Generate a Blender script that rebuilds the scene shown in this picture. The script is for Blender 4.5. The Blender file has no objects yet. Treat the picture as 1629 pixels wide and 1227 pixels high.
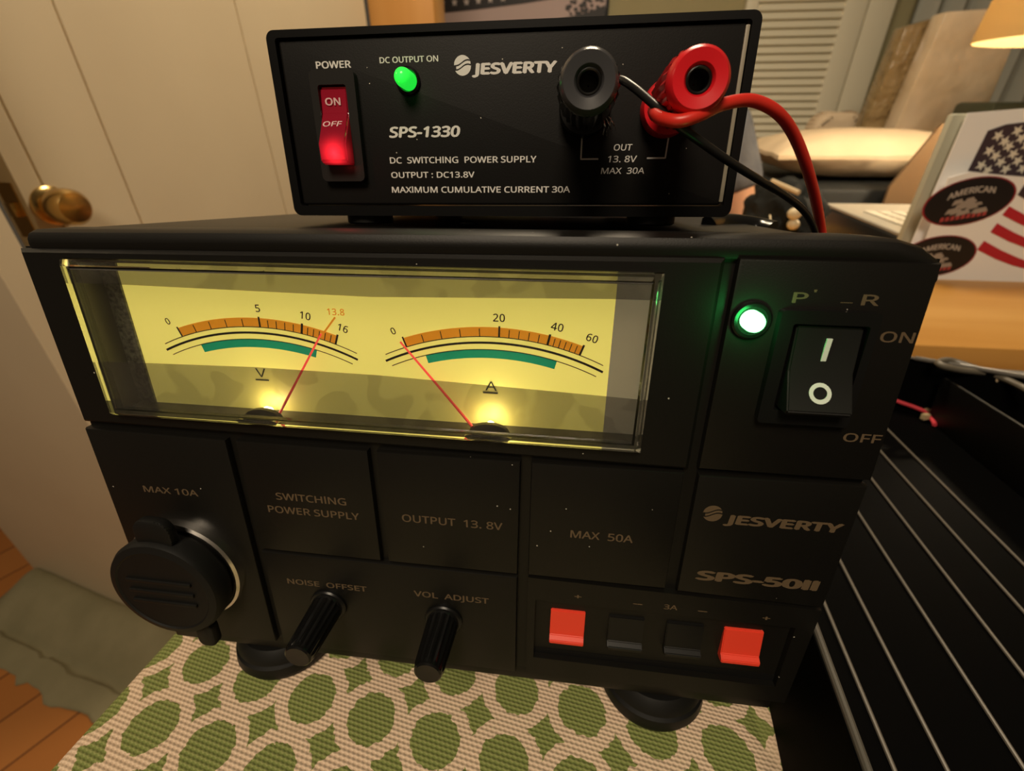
import bpy, bmesh, math, random
from mathutils import Vector, Matrix, noise
random.seed(7)
S = bpy.context.scene
COL = S.collection

# ------------------------------------------------------------------ camera
F_PX, CX, CY, IW = 740.0, 814.5, 613.5, 1629.0
RWC = Matrix(((0.992830055475427, 0.11937908274970059, -0.006092252990526244),
              (0.056624896494429894, -0.5145894539768767, -0.8555649098418981),
              (-0.10527156330963997, 0.8490855837061542, -0.5176597043432338)))   # world -> (right, down, forward)
CAM = Vector((0.0, 0.0, 1.05))
cd = bpy.data.cameras.new('camera'); cam = bpy.data.objects.new('camera', cd); COL.objects.link(cam)
right, down, fwd = (Vector(RWC[i]) for i in range(3))
cam.matrix_world = Matrix.Translation(CAM) @ Matrix((right, -down, -fwd)).transposed().to_4x4()
cd.sensor_fit = 'HORIZONTAL'; cd.sensor_width = 6.4; cd.lens = 6.4 * F_PX / IW
cd.clip_start = 0.005; cd.clip_end = 50
cd.dof.use_dof = True; cd.dof.focus_distance = 0.125; cd.dof.aperture_fstop = 2.9
S.camera = cam

# ------------------------------------------------------------------ light, exposure
S.view_settings.view_transform = 'Standard'
try: S.view_settings.look = 'None'
except Exception: pass
S.view_settings.gamma = 1.0
S.view_settings.use_curve_mapping = False
S.view_settings.exposure = 0.0
w = bpy.data.worlds.new('world'); S.world = w; w.use_nodes = True
w.node_tree.nodes['Background'].inputs[0].default_value = (1.0, 0.74, 0.46, 1)
w.node_tree.nodes['Background'].inputs[1].default_value = 0.06

def area(name, loc, target, size, power, color):
    l = bpy.data.lights.new(name, 'AREA'); l.energy = power; l.color = color; l.size = size; l.shape = 'DISK'
    o = bpy.data.objects.new(name, l); COL.objects.link(o); o.location = loc
    o.rotation_euler = (Vector(target) - Vector(loc)).to_track_quat('-Z', 'Y').to_euler()
    return o
area('ceiling_light', (0.05, 1.0, 2.0), (0.05, 0.9, 0), 0.35, 13.0, (1.0, 0.81, 0.56))
area('room_light', (-0.15, -0.85, 2.35), (0.0, 0.25, 0.9), 0.6, 21.0, (1.0, 0.82, 0.60))
area('hall_light', (-1.9, 0.3, 2.0), (-0.8, 0.6, 0.8), 0.3, 2.5, (1.0, 0.76, 0.46))

# ------------------------------------------------------------------ helpers
TILT = math.radians(-9.0)
RU = Matrix.Rotation(TILT, 3, 'X')
OU = Vector((-0.14261588896293512, 0.08399321453909726, 0.8861008304914184))   # front foot of the big supply
MU = Matrix.Translation(OU) @ RU.to_4x4()
def ray(px, py): return RWC.transposed() @ Vector(((px - CX) / F_PX, (py - CY) / F_PX, 1.0))
def at(px, py, Y): u = ray(px, py); return CAM + u * ((Y - CAM.y) / u.y)

def srgb(r, g, b):
    f = lambda c: (c / 255 / 12.92) if c / 255 <= 0.04045 else ((c / 255 + 0.055) / 1.055) ** 2.4
    return (f(r), f(g), f(b), 1.0)
FONT = None
try:
    import os
    FONT = bpy.data.fonts.load(os.path.join(bpy.utils.system_resource('DATAFILES'), 'fonts', 'NotoSansMath-Regular.woff2'))
except Exception:
    FONT = None
MATS = {}
def mat(name, color, rough=0.5, metal=0.0, spec=0.5, emit=None, estr=0.0, trans=0.0, ior=1.45, coat=0.0, sss=0.0):
    if name in MATS: return MATS[name]
    m = bpy.data.materials.new(name); m.use_nodes = True
    p = m.node_tree.nodes['Principled BSDF']; i = p.inputs
    i['Base Color'].default_value = color if len(color) == 4 else (*color, 1)
    i['Roughness'].default_value = rough; i['Metallic'].default_value = metal; i['Specular IOR Level'].default_value = spec
    i['IOR'].default_value = ior; i['Transmission Weight'].default_value = trans; i['Coat Weight'].default_value = coat
    if emit: i['Emission Color'].default_value = (*emit[:3], 1); i['Emission Strength'].default_value = estr
    if sss: i['Subsurface Weight'].default_value = sss; i['Subsurface Radius'].default_value = (0.01, 0.004, 0.002)
    MATS[name] = m; return m
def nodes(m): return m.node_tree.nodes, m.node_tree.links, m.node_tree.nodes['Principled BSDF']
def add(n, t, **k):
    x = n.new(t)
    for a, v in k.items(): setattr(x, a, v)
    return x
def noise_var(m, scale, c1, c2, bump=0.0, bscale=None, detail=4.0, stretch=None, bdist=0.001):
    n, l, p = nodes(m)
    tc = add(n, 'ShaderNodeTexCoord'); src = tc.outputs['Object']
    if stretch:
        mp = add(n, 'ShaderNodeMapping'); mp.inputs['Scale'].default_value = stretch; l.new(src, mp.inputs[0]); src = mp.outputs[0]
    t = add(n, 'ShaderNodeTexNoise'); t.inputs['Scale'].default_value = scale; t.inputs['Detail'].default_value = detail; l.new(src, t.inputs['Vector'])
    r = add(n, 'ShaderNodeValToRGB'); r.color_ramp.elements[0].position = 0.3; r.color_ramp.elements[1].position = 0.7
    r.color_ramp.elements[0].color = c1; r.color_ramp.elements[1].color = c2
    l.new(t.outputs['Fac'], r.inputs[0]); l.new(r.outputs[0], p.inputs['Base Color'])
    if bump:
        t2 = add(n, 'ShaderNodeTexNoise'); t2.inputs['Scale'].default_value = bscale or scale * 4; l.new(src, t2.inputs['Vector'])
        b = add(n, 'ShaderNodeBump'); b.inputs['Strength'].default_value = bump; b.inputs['Distance'].default_value = bdist
        l.new(t2.outputs['Fac'], b.inputs['Height']); l.new(b.outputs[0], p.inputs['Normal'])
    return m
def dusty(m, base, dust, scale=260.0, thr=0.055):
    # tiny dust specks lying on the plastic
    n, l, p = nodes(m)
    tc = add(n, 'ShaderNodeTexCoord'); v = add(n, 'ShaderNodeTexVoronoi'); v.inputs['Scale'].default_value = scale
    l.new(tc.outputs['Object'], v.inputs['Vector'])
    lt = add(n, 'ShaderNodeMath', operation='LESS_THAN'); lt.inputs[1].default_value = thr; l.new(v.outputs['Distance'], lt.inputs[0])
    sp = add(n, 'ShaderNodeSeparateColor'); l.new(v.outputs['Color'], sp.inputs[0])
    gt = add(n, 'ShaderNodeMath', operation='GREATER_THAN'); gt.inputs[1].default_value = 0.82; l.new(sp.outputs[0], gt.inputs[0])
    mu = add(n, 'ShaderNodeMath', operation='MULTIPLY'); l.new(lt.outputs[0], mu.inputs[0]); l.new(gt.outputs[0], mu.inputs[1])
    mx = add(n, 'ShaderNodeMix', data_type='RGBA'); mx.inputs[6].default_value = base; mx.inputs[7].default_value = dust
    l.new(mu.outputs[0], mx.inputs[0]); l.new(mx.outputs[2], p.inputs['Base Color'])
    t = add(n, 'ShaderNodeTexNoise'); t.inputs['Scale'].default_value = 2600; l.new(tc.outputs['Object'], t.inputs['Vector'])
    b = add(n, 'ShaderNodeBump'); b.inputs['Strength'].default_value = 0.12; b.inputs['Distance'].default_value = 0.0002
    l.new(t.outputs['Fac'], b.inputs['Height']); l.new(b.outputs[0], p.inputs['Normal'])
    return m

def root(name, label, cat, mw=None, group=None, loc=None):
    o = bpy.data.objects.new(name, None); COL.objects.link(o); o.empty_display_size = 0.02
    o['label'] = label; o['category'] = cat
    if group: o['group'] = group
    if loc is not None: o.location = loc
    if mw is not None: o.matrix_world = mw
    return o
def tag(o, label, cat, group=None, kind=None):
    if label: o['label'] = label
    if cat: o['category'] = cat
    if group: o['group'] = group
    if kind: o['kind'] = kind
    return o
def mk(name, bm, ms, parent=None, smooth=True, angle=35, scale=0.001):
    flat_print = not smooth and all(abs(f.normal.y) > .9 for f in bm.faces)
    if scale != 1: bmesh.ops.scale(bm, vec=(scale,) * 3, verts=bm.verts)
    if flat_print:
        bm.normal_update()
        bmesh.ops.reverse_faces(bm, faces=[f for f in bm.faces if f.normal.y > 0])
    else: bmesh.ops.recalc_face_normals(bm, faces=bm.faces)
    me = bpy.data.meshes.new(name); bm.to_mesh(me); bm.free()
    for m in (ms if isinstance(ms, (list, tuple)) else [ms]): me.materials.append(m)
    if smooth:
        me.shade_smooth(); me.set_sharp_from_angle(angle=math.radians(angle))
    o = bpy.data.objects.new(name, me); COL.objects.link(o)
    if parent is not None: o.parent = parent
    return o
def merge(bm, other, mi=0):
    for f in other.faces: f.material_index = mi
    me = bpy.data.meshes.new('tmp'); other.to_mesh(me); other.free(); bm.from_mesh(me); bpy.data.meshes.remove(me)
    return bm
def new(): return bmesh.new()
def box(bm, x0, x1, y0, y1, z0, z1, bev=0.0, seg=2, mi=0, rot=None):
    t = new(); bmesh.ops.create_cube(t, size=1.0)
    for v in t.verts:
        v.co = Vector(((x0 + x1) / 2 + v.co.x * (x1 - x0), (y0 + y1) / 2 + v.co.y * (y1 - y0), (z0 + z1) / 2 + v.co.z * (z1 - z0)))
    if bev: bmesh.ops.bevel(t, geom=list(t.edges), offset=bev, segments=seg, affect='EDGES', profile=0.5)
    if rot: bmesh.ops.rotate(t, cent=rot[0], matrix=Matrix.Rotation(rot[1], 3, rot[2]), verts=t.verts)
    return merge(bm, t, mi)
def prism(bm, poly, y0, y1, bev=0.0, seg=2, mi=0, front_only=False):
    # poly: list of (x, z); extruded along y
    t = new()
    a = [t.verts.new((x, y0, z)) for x, z in poly]; b = [t.verts.new((x, y1, z)) for x, z in poly]
    t.faces.new(a); t.faces.new(list(reversed(b)))
    n = len(poly)
    for i in range(n): t.faces.new((a[i], b[i], b[(i + 1) % n], a[(i + 1) % n]))
    bmesh.ops.recalc_face_normals(t, faces=t.faces)
    if bev:
        es = [e for e in t.edges if (not front_only) or all(abs(v.co.y - y0) < 1e-6 for v in e.verts)]
        bmesh.ops.bevel(t, geom=es, offset=bev, segments=seg, affect='EDGES', profile=0.5)
    return merge(bm, t, mi)
def ringprism(bm, outer, inner, y0, y1, mi=0):
    # same vertex count outer and inner, (x,z) lists
    t = new(); n = len(outer)
    vs = [[t.verts.new((x, y, z)) for x, z in P] for P in (outer, inner) for y in (y0, y1)]
    o0, o1, i0, i1 = vs
    for k in range(n):
        j = (k + 1) % n
        t.faces.new((o0[k], o0[j], i0[j], i0[k])); t.faces.new((o1[k], i1[k], i1[j], o1[j]))
        t.faces.new((o0[k], o1[k], o1[j], o0[j])); t.faces.new((i0[k], i0[j], i1[j], i1[k]))
    bmesh.ops.recalc_face_normals(t, faces=t.faces)
    return merge(bm, t, mi)
def rrect(x0, x1, z0, z1, r, seg=6):
    P = []
    for cx_, cz_, a0 in ((x1 - r, z1 - r, 0), (x0 + r, z1 - r, 90), (x0 + r, z0 + r, 180), (x1 - r, z0 + r, 270)):
        for k in range(seg + 1):
            a = math.radians(a0 + 90 * k / seg); P.append((cx_ + r * math.cos(a), cz_ + r * math.sin(a)))
    return P
def lathe(bm, prof, cx_, cz_, seg=40, flutes=0, famp=0.0, mi=0, capped=True, axis='Y'):
    # prof: list of (radius, y [, flute weight]); revolved round the y axis through (cx_, cz_)
    t = new(); rings = []
    for p in prof:
        r, y = p[0], p[1]; fw = p[2] if len(p) > 2 else 0.0
        ring = []
        for k in range(seg):
            a = 2 * math.pi * k / seg
            rr = r + (famp * fw * math.cos(flutes * a) if flutes else 0)
            ring.append(t.verts.new((cx_ + rr * math.cos(a), y, cz_ + rr * math.sin(a))))
        rings.append(ring)
    for a, b in zip(rings, rings[1:]):
        for k in range(seg): t.faces.new((a[k], a[(k + 1) % seg], b[(k + 1) % seg], b[k]))
    if capped: t.faces.new(rings[0]); t.faces.new(list(reversed(rings[-1])))
    bmesh.ops.recalc_face_normals(t, faces=t.faces)
    if axis == 'Z':
        for v in t.verts: v.co = Vector((v.co.x, v.co.z, v.co.y))   # (x, y, z) <- (cx, cz, profile)
        bmesh.ops.reverse_faces(t, faces=t.faces)
    return merge(bm, t, mi)
def spline(pts, n=8):
    P = [Vector(p) for p in pts]; P = [P[0] * 2 - P[1]] + P + [P[-1] * 2 - P[-2]]; out = []
    for i in range(1, len(P) - 2):
        a, b, c, d = P[i - 1:i + 3]
        for k in range(n):
            t = k / n
            out.append(0.5 * ((2 * b) + (c - a) * t + (2 * a - 5 * b + 4 * c - d) * t * t + (3 * b - a - 3 * c + d) * t ** 3))
    out.append(P[-2]); return out
def tube(bm, pts, r, seg=12, mi=0, n=8, smoothp=True, flat=1.0):
    P = spline(pts, n) if smoothp else [Vector(p) for p in pts]
    t = new(); rings = []; up = None
    for i, p in enumerate(P):
        d = (P[min(i + 1, len(P) - 1)] - P[max(i - 1, 0)]).normalized()
        if up is None: up = d.orthogonal().normalized()
        up = (up - d * up.dot(d)).normalized(); sd = d.cross(up)
        rr = r(i / (len(P) - 1)) if callable(r) else r
        rings.append([t.verts.new(p + (up * math.cos(2 * math.pi * k / seg) + sd * math.sin(2 * math.pi * k / seg) * flat) * rr) for k in range(seg)])
    for a, b in zip(rings, rings[1:]):
        for k in range(seg): t.faces.new((a[k], a[(k + 1) % seg], b[(k + 1) % seg], b[k]))
    t.faces.new(rings[0]); t.faces.new(list(reversed(rings[-1])))
    bmesh.ops.recalc_face_normals(t, faces=t.faces)
    return merge(bm, t, mi)
def quads(bm, P, y, mi=0):
    # flat polygon facing -y at depth y; P: (x,z) list
    f = bm.faces.new([bm.verts.new((x, y, z)) for x, z in P]); f.material_index = mi
    return f
def letters(bm, text, x0, x1, z0, h, y, mi=0, bold=0.0, shear=0.0, rot=0.0, thick=0.02, gap=1.0, fit=True):
    # raised printed lettering in the xz plane facing -y: baseline z0, cap height h, from x0 to x1 (mm)
    c = bpy.data.curves.new('lettering', 'FONT'); c.body = text.replace('I', 'l') if FONT else text; c.size = 1.0; c.resolution_u = 4; c.space_character = gap
    if FONT: c.font = FONT
    o = bpy.data.objects.new('lettering_source', c); COL.objects.link(o)
    bpy.context.view_layer.update()
    me = bpy.data.meshes.new_from_object(o.evaluated_get(bpy.context.evaluated_depsgraph_get()))
    bpy.data.objects.remove(o); bpy.data.curves.remove(c)
    if not len(me.vertices): return
    xs = [v.co.x for v in me.vertices]; ax, bx = min(xs), max(xs); cap = 0.714 if FONT else 0.729
    sx = (x1 - x0) / (bx - ax + 2 * bold) if fit else h / cap
    ca, sa = math.cos(rot), math.sin(rot)
    for k, (ox, oz) in enumerate(((0, 0), (-bold, 0), (bold, 0), (0, bold * .8), (0, -bold * .8), (-bold * .7, bold * .55), (bold * .7, -bold * .55)) if bold else ((0, 0),)):
        t = new(); t.from_mesh(me)
        for v in t.verts:
            zz = (min(v.co.y, cap + .012) + oz * (1 - bold)) * h / cap
            X = (v.co.x + ox - ax + bold) * sx + shear * zz
            v.co = Vector((x0 + X * ca - zz * sa, y - thick - k * thick * 0.02, z0 + X * sa + zz * ca))
        merge(bm, t, mi)
    bpy.data.meshes.remove(me)
    return bm
def bars(bm, a, b, wd, y, mi=0, thick=0.05):
    a, b = Vector(a), Vector(b); d = (b - a).normalized(); n = Vector((-d.y, d.x)) * wd / 2
    return prism(bm, [tuple(a + n), tuple(b + n), tuple(b - n), tuple(a - n)], y - thick, y, mi=mi)
def arcband(bm, cx_, cz_, r0, r1, a0, a1, y, n=48, mi=0):
    for k in range(n):
        p, q = math.radians(a0 + (a1 - a0) * k / n), math.radians(a0 + (a1 - a0) * (k + 1) / n)
        quads(bm, [(cx_ + r0 * math.cos(p), cz_ + r0 * math.sin(p)), (cx_ + r1 * math.cos(p), cz_ + r1 * math.sin(p)),
                   (cx_ + r1 * math.cos(q), cz_ + r1 * math.sin(q)), (cx_ + r0 * math.cos(q), cz_ + r0 * math.sin(q))], y, mi)
def emblem(bm, cx_, cz_, r, y, mi=0):
    # round brand mark: a disc crossed by two flowing cuts
    def wave(x, k): return k * r * 0.26 + 0.20 * r * math.sin(x / r * 2.6 + 0.2) + 0.10 * x
    N = 30; xs = [-r + 2 * r * i / N for i in range(N + 1)]
    def lim(x): return math.sqrt(max(r * r - x * x, 0))
    g = 0.075 * r
    bands = [(lambda x: wave(x, 1) + g, lambda x: lim(x)), (lambda x: wave(x, -0.6) + g, lambda x: wave(x, 1) - g), (lambda x: -lim(x), lambda x: wave(x, -0.6) - g)]
    for bi, (lo, hi) in enumerate(bands):
        for a, b in zip(xs, xs[1:]):
            if bi == 1 and (a < -0.78 * r or b > 0.95 * r): continue
            q = []
            for x in (a, b):
                L = max(min(lo(x), lim(x)), -lim(x)); H = max(min(hi(x), lim(x)), -lim(x)); q.append((L, H))
            if q[0][1] - q[0][0] < 1e-4 and q[1][1] - q[1][0] < 1e-4: continue
            try: quads(bm, [(cx_ + a, cz_ + q[0][0]), (cx_ + b, cz_ + q[1][0]), (cx_ + b, cz_ + q[1][1]), (cx_ + a, cz_ + q[0][1])], y, mi)
            except ValueError: pass

# ------------------------------------------------------------------ materials
BLK = dusty(mat('black_plastic', (0.005, 0.005, 0.004), 0.45, spec=0.35), (0.0055, 0.005, 0.004, 1), (0.45, 0.42, 0.36, 1))
BLK_S = mat('black_plastic_smooth', (0.006, 0.006, 0.006), 0.32, spec=0.4)
BLK_G = mat('black_gloss', (0.005, 0.005, 0.005), 0.2, spec=0.45)
RUB = mat('black_rubber', (0.006, 0.006, 0.0055), 0.55, spec=0.3)
CASE = mat('black_metal_case', (0.0035, 0.0035, 0.0035), 0.4, spec=0.25)
FACE = dusty(mat('small_face', (0.012, 0.011, 0.010), 0.5, spec=0.2), (0.0065, 0.006, 0.0055, 1), (0.55, 0.5, 0.42, 1), 300, 0.05)
GOLDPRINT = mat('dull_gold_print', (0.115, 0.078, 0.043), 0.6)
WHITEPRINT = mat('white_print', (0.78, 0.76, 0.72), 0.6)
SILVER = mat('silver_metal', (0.75, 0.72, 0.68), 0.25, 1.0)
REDP = mat('red_plastic', (0.85, 0.06, 0.03), 0.35)
REDPOST = mat('red_post_plastic', (0.72, 0.012, 0.02), 0.3)

# ================================================================== THE SETTING
WALLM = noise_var(mat('olive_wall_paint', (0.4, 0.3, 0.15), 0.8), 3, (0.40, 0.35, 0.19, 1), (0.44, 0.39, 0.22, 1))
DOORM = noise_var(mat('cream_door_paint', (0.6, 0.5, 0.36), 0.5), 4, (0.57, 0.48, 0.33, 1), (0.61, 0.52, 0.36, 1))
GROOVE = mat('door_groove', (0.80, 0.70, 0.50), 0.5)
TRIMM = mat('cream_trim', (0.62, 0.55, 0.40), 0.5)
WOODM = noise_var(mat('orange_wood', (0.5, 0.25, 0.07), 0.4), 9, (0.50, 0.24, 0.06, 1), (0.62, 0.33, 0.10, 1), stretch=(1, 1, 0.12))
BRASS = mat('aged_brass', (0.62, 0.42, 0.16), 0.22, 1.0)

# floor of warm planks
fm = mat('floor_planks', (0.4, 0.15, 0.04), 0.4)
n, l, p = nodes(fm)
tc = add(n, 'ShaderNodeTexCoord'); mp = add(n, 'ShaderNodeMapping'); mp.inputs['Rotation'].default_value = (0, 0, math.radians(-62))
br = add(n, 'ShaderNodeTexBrick'); br.inputs['Scale'].default_value = 1.0; br.inputs['Brick Width'].default_value = 1.1; br.inputs['Row Height'].default_value = 0.11
br.inputs['Mortar Size'].default_value = 0.002; br.inputs['Color1'].default_value = (0.42, 0.15, 0.03, 1); br.inputs['Color2'].default_value = (0.50, 0.20, 0.05, 1); br.inputs['Mortar'].default_value = (0.10, 0.03, 0.01, 1)
l.new(tc.outputs['Object'], mp.inputs[0]); l.new(mp.outputs[0], br.inputs['Vector']); l.new(br.outputs['Color'], p.inputs['Base Color'])
bm = new(); box(bm, -3.0, 3.0, -2.0, 2.5, -0.05, 0.0)
tag(mk('floor', bm, fm, scale=1), None, None, kind='structure')

bm = new(); box(bm, -0.62, 3.0, 2.30, 2.40, 0.0, 2.6)
tag(mk('wall_back', bm, WALLM, scale=1), None, None, kind='structure')
bm = new(); box(bm, 2.4, 2.5, -1.0, 2.30, 0.0, 2.6)
tag(mk('wall_right', bm, WALLM, scale=1), None, None, kind='structure')
# second door leaf, left of the latch edge
bm = new(); box(bm, 0, 0.635, 0.0, 0.035, 0.012, 2.05)
door3 = root('door_3', 'plain cream door leaf at the far left', 'door', Matrix.Translation((-1.33, 0.631, 0)) @ Matrix.Rotation(-0.22, 4, 'Z')); door3['kind'] = 'structure'
mk('door_leaf', bm, DOORM, door3, scale=1)

# door with grooves, open towards us
ph = math.radians(76); dd = Vector((math.cos(ph), math.sin(ph), 0)); dn = Vector((math.sin(ph), -math.cos(ph), 0))
DE = Vector((-0.768, 0.611, 0.0))
MD = Matrix.Translation(DE) @ Matrix((dd, -dn, Vector((0, 0, 1)))).transposed().to_4x4()   # local x along the door, y into its thickness
door = root('door_1', 'cream panelled door standing open, brass knob at its edge', 'door', MD); door['kind'] = 'structure'
bm = new()
xs = [0.0, 0.029, 0.142, 0.462, 0.88]
g = 0.0022
for a, b in zip(xs, xs[1:]):
    box(bm, a + (g if a else 0), b - (g if b < 0.87 else 0), 0.0, 0.062, 0.012, 2.05, 0.0)
for x in xs[1:-1]: box(bm, x - g - 0.001, x + g + 0.001, 0.003, 0.058, 0.012, 2.05, mi=1)
mk('door_leaf', bm, [DOORM, GROOVE], door, scale=1)
bm = new(); box(bm, -0.0015, 0.001, 0.012, 0.050, 0.884, 0.960, 0.0)
box(bm, -0.008, 0.0, 0.022, 0.040, 0.914, 0.934, 0.002)
mk('latch_plate', bm, BRASS, door, scale=1)
kb = new()
lathe(kb, [(0.027, 0.0), (0.027, -0.003), (0.023, -0.006), (0.011, -0.008), (0.010, -0.014), (0.020, -0.019), (0.0245, -0.024), (0.0255, -0.034), (0.0245, -0.047), (0.020, -0.053), (0.006, -0.055)], 0.029, 0.926, 40)
kn = mk('door_knob', kb, BRASS, door, scale=1)

# wooden jamb at the hinge side
bm = new(); box(bm, -0.552, -0.378, 1.48, 1.60, 0.0, 2.3, 0.004)
tag(mk('trim_1', bm, WOODM, scale=1), None, None, kind='structure')

# louvred closet door in the back wall, with its casing
LOUV = mat('louvre_paint', (0.84, 0.79, 0.62), 0.5)
ld = root('door_2', 'cream louvred closet door in the back wall', 'door', loc=(0, 2.25, 0)); ld['kind'] = 'structure'
bm = new(); box(bm, 0.592, 0.632, 0.0, 0.035, 0.02, 2.05, 0.002); box(bm, 0.93, 1.005, 0.0, 0.035, 0.02, 2.05, 0.002)
box(bm, 0.63, 0.932, 0.0, 0.035, 0.02, 0.14); box(bm, 0.63, 0.932, 0.0, 0.035, 1.95, 2.05)
mk('door_frame', bm, LOUV, ld, scale=1)
bm = new(); z = 0.16
while z < 1.94:
    box(bm, 0.63, 0.932, 0.006, 0.012, z, z + 0.030, 0.0, rot=(Vector((0.78, 0.009, z + 0.015)), math.radians(-33), 'X')); z += 0.0255
mk('louvres', bm, LOUV, ld, scale=1)
bm = new(); box(bm, 1.012, 1.10, 2.255, 2.30, 0.0, 2.15, 0.003)
tag(mk('trim_2', bm, LOUV, scale=1), None, None, kind='structure')

# ================================================================== SEAT under the supplies
fab = mat('green_cream_fabric', (0.5, 0.4, 0.25), 0.9, spec=0.1)
n, l, p = nodes(fab)
tc = add(n, 'ShaderNodeTexCoord')
wob = add(n, 'ShaderNodeTexNoise'); wob.inputs['Scale'].default_value = 420; l.new(tc.outputs['Object'], wob.inputs['Vector'])
wm = add(n, 'ShaderNodeVectorMath', operation='MULTIPLY_ADD'); wm.inputs[1].default_value = (0.0030, 0.0030, 0); l.new(wob.outputs['Color'], wm.inputs[0]); l.new(tc.outputs['Object'], wm.inputs[2])
sx = add(n, 'ShaderNodeSeparateXYZ'); l.new(wm.outputs[0], sx.inputs[0])
def M(op, a, b=None):
    x = add(n, 'ShaderNodeMath', operation=op)
    for i, q in enumerate((a, b)):
        if q is None: continue
        if isinstance(q, (int, float)): x.inputs[i].default_value = q
        else: l.new(q, x.inputs[i])
    return x.outputs[0]
# lattice of the print: cell vectors (24.1,-4.1) and (1.5,24.6) mm, one spot at (10.4,5.0)
ax_, ay_, bx_, by_ = 0.0241, -0.0041, 0.0012, 0.0246; det = ax_ * by_ - ay_ * bx_
X = M('SUBTRACT', sx.outputs[0], 0.0106 + 0.0015); Y = M('SUBTRACT', sx.outputs[1], 0.0045 + 0.0015)
u_ = M('SUBTRACT', M('MULTIPLY', X, by_ / det), M('MULTIPLY', Y, bx_ / det))
v_ = M('SUBTRACT', M('MULTIPLY', Y, ax_ / det), M('MULTIPLY', X, ay_ / det))
fu = M('SUBTRACT', u_, M('ROUND', u_)); fv = M('SUBTRACT', v_, M('ROUND', v_))
dist = M('SQRT', M('ADD', M('MULTIPLY', fu, fu), M('MULTIPLY', M('MULTIPLY', fv, fv), 0.92)))
green = M('MAXIMUM', M('LESS_THAN', dist, 0.345), M('GREATER_THAN', dist, 0.530))
# stitch relief: rows of small slanted knots
so = add(n, 'ShaderNodeSeparateXYZ'); l.new(tc.outputs['Object'], so.inputs[0])
K = 2 * math.pi / 0.0016
sa = M('SINE', M('ADD', M('MULTIPLY', so.outputs[0], K), M('MULTIPLY', so.outputs[1], K * 0.45)))
sb = M('SINE', M('ADD', M('MULTIPLY', so.outputs[1], K * 1.05), M('MULTIPLY', so.outputs[0], K * 0.18)))
hgt = M('ADD', M('MULTIPLY', sa, 0.5), M('MULTIPLY', sb, 0.7))
bp = add(n, 'ShaderNodeBump'); bp.inputs['Strength'].default_value = 0.5; bp.inputs['Distance'].default_value = 0.0005; l.new(hgt, bp.inputs['Height']); l.new(bp.outputs[0], p.inputs['Normal'])
cr = add(n, 'ShaderNodeMix', data_type='RGBA'); cr.inputs[6].default_value = (0.21, 0.25, 0.075, 1); cr.inputs[7].default_value = (0.31, 0.34, 0.12, 1)
l.new(M('GREATER_THAN', hgt, 0.15), cr.inputs[0])
cc = add(n, 'ShaderNodeMix', data_type='RGBA'); cc.inputs[6].default_value = (0.72, 0.54, 0.38, 1); cc.inputs[7].default_value = (0.86, 0.66, 0.48, 1)
l.new(M('GREATER_THAN', hgt, -0.1), cc.inputs[0])
mx = add(n, 'ShaderNodeMix', data_type='RGBA'); l.new(green, mx.inputs[0]); l.new(cc.outputs[2], mx.inputs[6]); l.new(cr.outputs[2], mx.inputs[7])
l.new(mx.outputs[2], p.inputs['Base Color'])

seat = root('padded_bench', 'padded bench in green and cream patterned fabric under the supplies', 'bench', loc=(OU.x, OU.y, 0))
bm = new(); box(bm, -15, 640, -190, 345, -78, -22, 7, 4)
bmesh.ops.scale(bm, vec=(0.001,) * 3, verts=bm.verts)
cu = mk('cushion', bm, fab, seat, scale=1); cu.matrix_parent_inverse = Matrix.Identity(4)
cu.location = (0, 0, OU.z); cu.rotation_euler = (TILT, 0, 0)
bm = new(); box(bm, -8, 632, -182, 337, -105, -78.5, 2)
fr = mk('seat_frame', bm, WOODM, seat); fr.location = (0, 0, OU.z); fr.rotation_euler = (TILT, 0, 0)
for lx in (0.03, 0.59):
    for ly, top in ((-0.15, 0.80), (0.27, 0.735)):
        bm = new(); box(bm, lx - 0.02, lx + 0.02, ly - 0.02, ly + 0.02, 0.0, top + 0.001, 0.003)
        mk('leg', bm, WOODM, seat, scale=1)

# ================================================================== BIG SUPPLY
big = root('power_supply', 'large black bench power supply with two lit yellow needle meters', 'power supply', MU)
bm = new(); box(bm, 2, 218, 13, 205, -9, 138.6, 1.5); box(bm, 2, 218, 9, 14, -9, 84)
mk('housing', bm, CASE, big)
bm = new()
ringprism(bm, [(0.9, -0.5), (220.2, -0.5), (220.4, 137.5), (0.9, 134.8)], [(11.0, 85.5), (166.2, 85.2), (166.4, 135.6), (11.2, 134.4)], 2.2, 10)
# rounded top rail
prof = [(12.9, -2.4), (2.6, -2.4), (1.0, -1.2), (0.6, 0.3), (0.7, 1.6), (1.4, 2.9), (2.8, 3.6), (12.9, 3.6)]
t = new(); rings = []
for x, zc, sq in ((3.0, 134.6, .7), (4.2, 135.3, .95), (5.6, 135.5, 1), (60, 136.4, 1), (120, 137.2, 1), (204, 138.0, 1), (211, 137.7, 1), (216, 136.5, .95), (219.4, 134.9, .8), (220.8, 133.0, .55)):
    rings.append([t.verts.new((x, y if sq > .7 else y + 1, zc + z * sq)) for y, z in prof])
for a, b in zip(rings, rings[1:]):
    for k in range(len(prof)): t.faces.new((a[k], a[(k + 1) % len(prof)], b[(k + 1) % len(prof)], b[k]))
t.faces.new(rings[0]); t.faces.new(list(reversed(rings[-1])))
merge(bm, t)
box(bm, 3, 217, 3, 9.5, -7.5, -0.4, 0.6)
fp = mk('front_panel', bm, BLK, big)
def plate(name, poly, y0=0.0, bev=0.8):
    b = new(); prism(b, poly, y0, 2.6, bev, 2, front_only=True); return mk(name, b, BLK, big)
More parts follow.
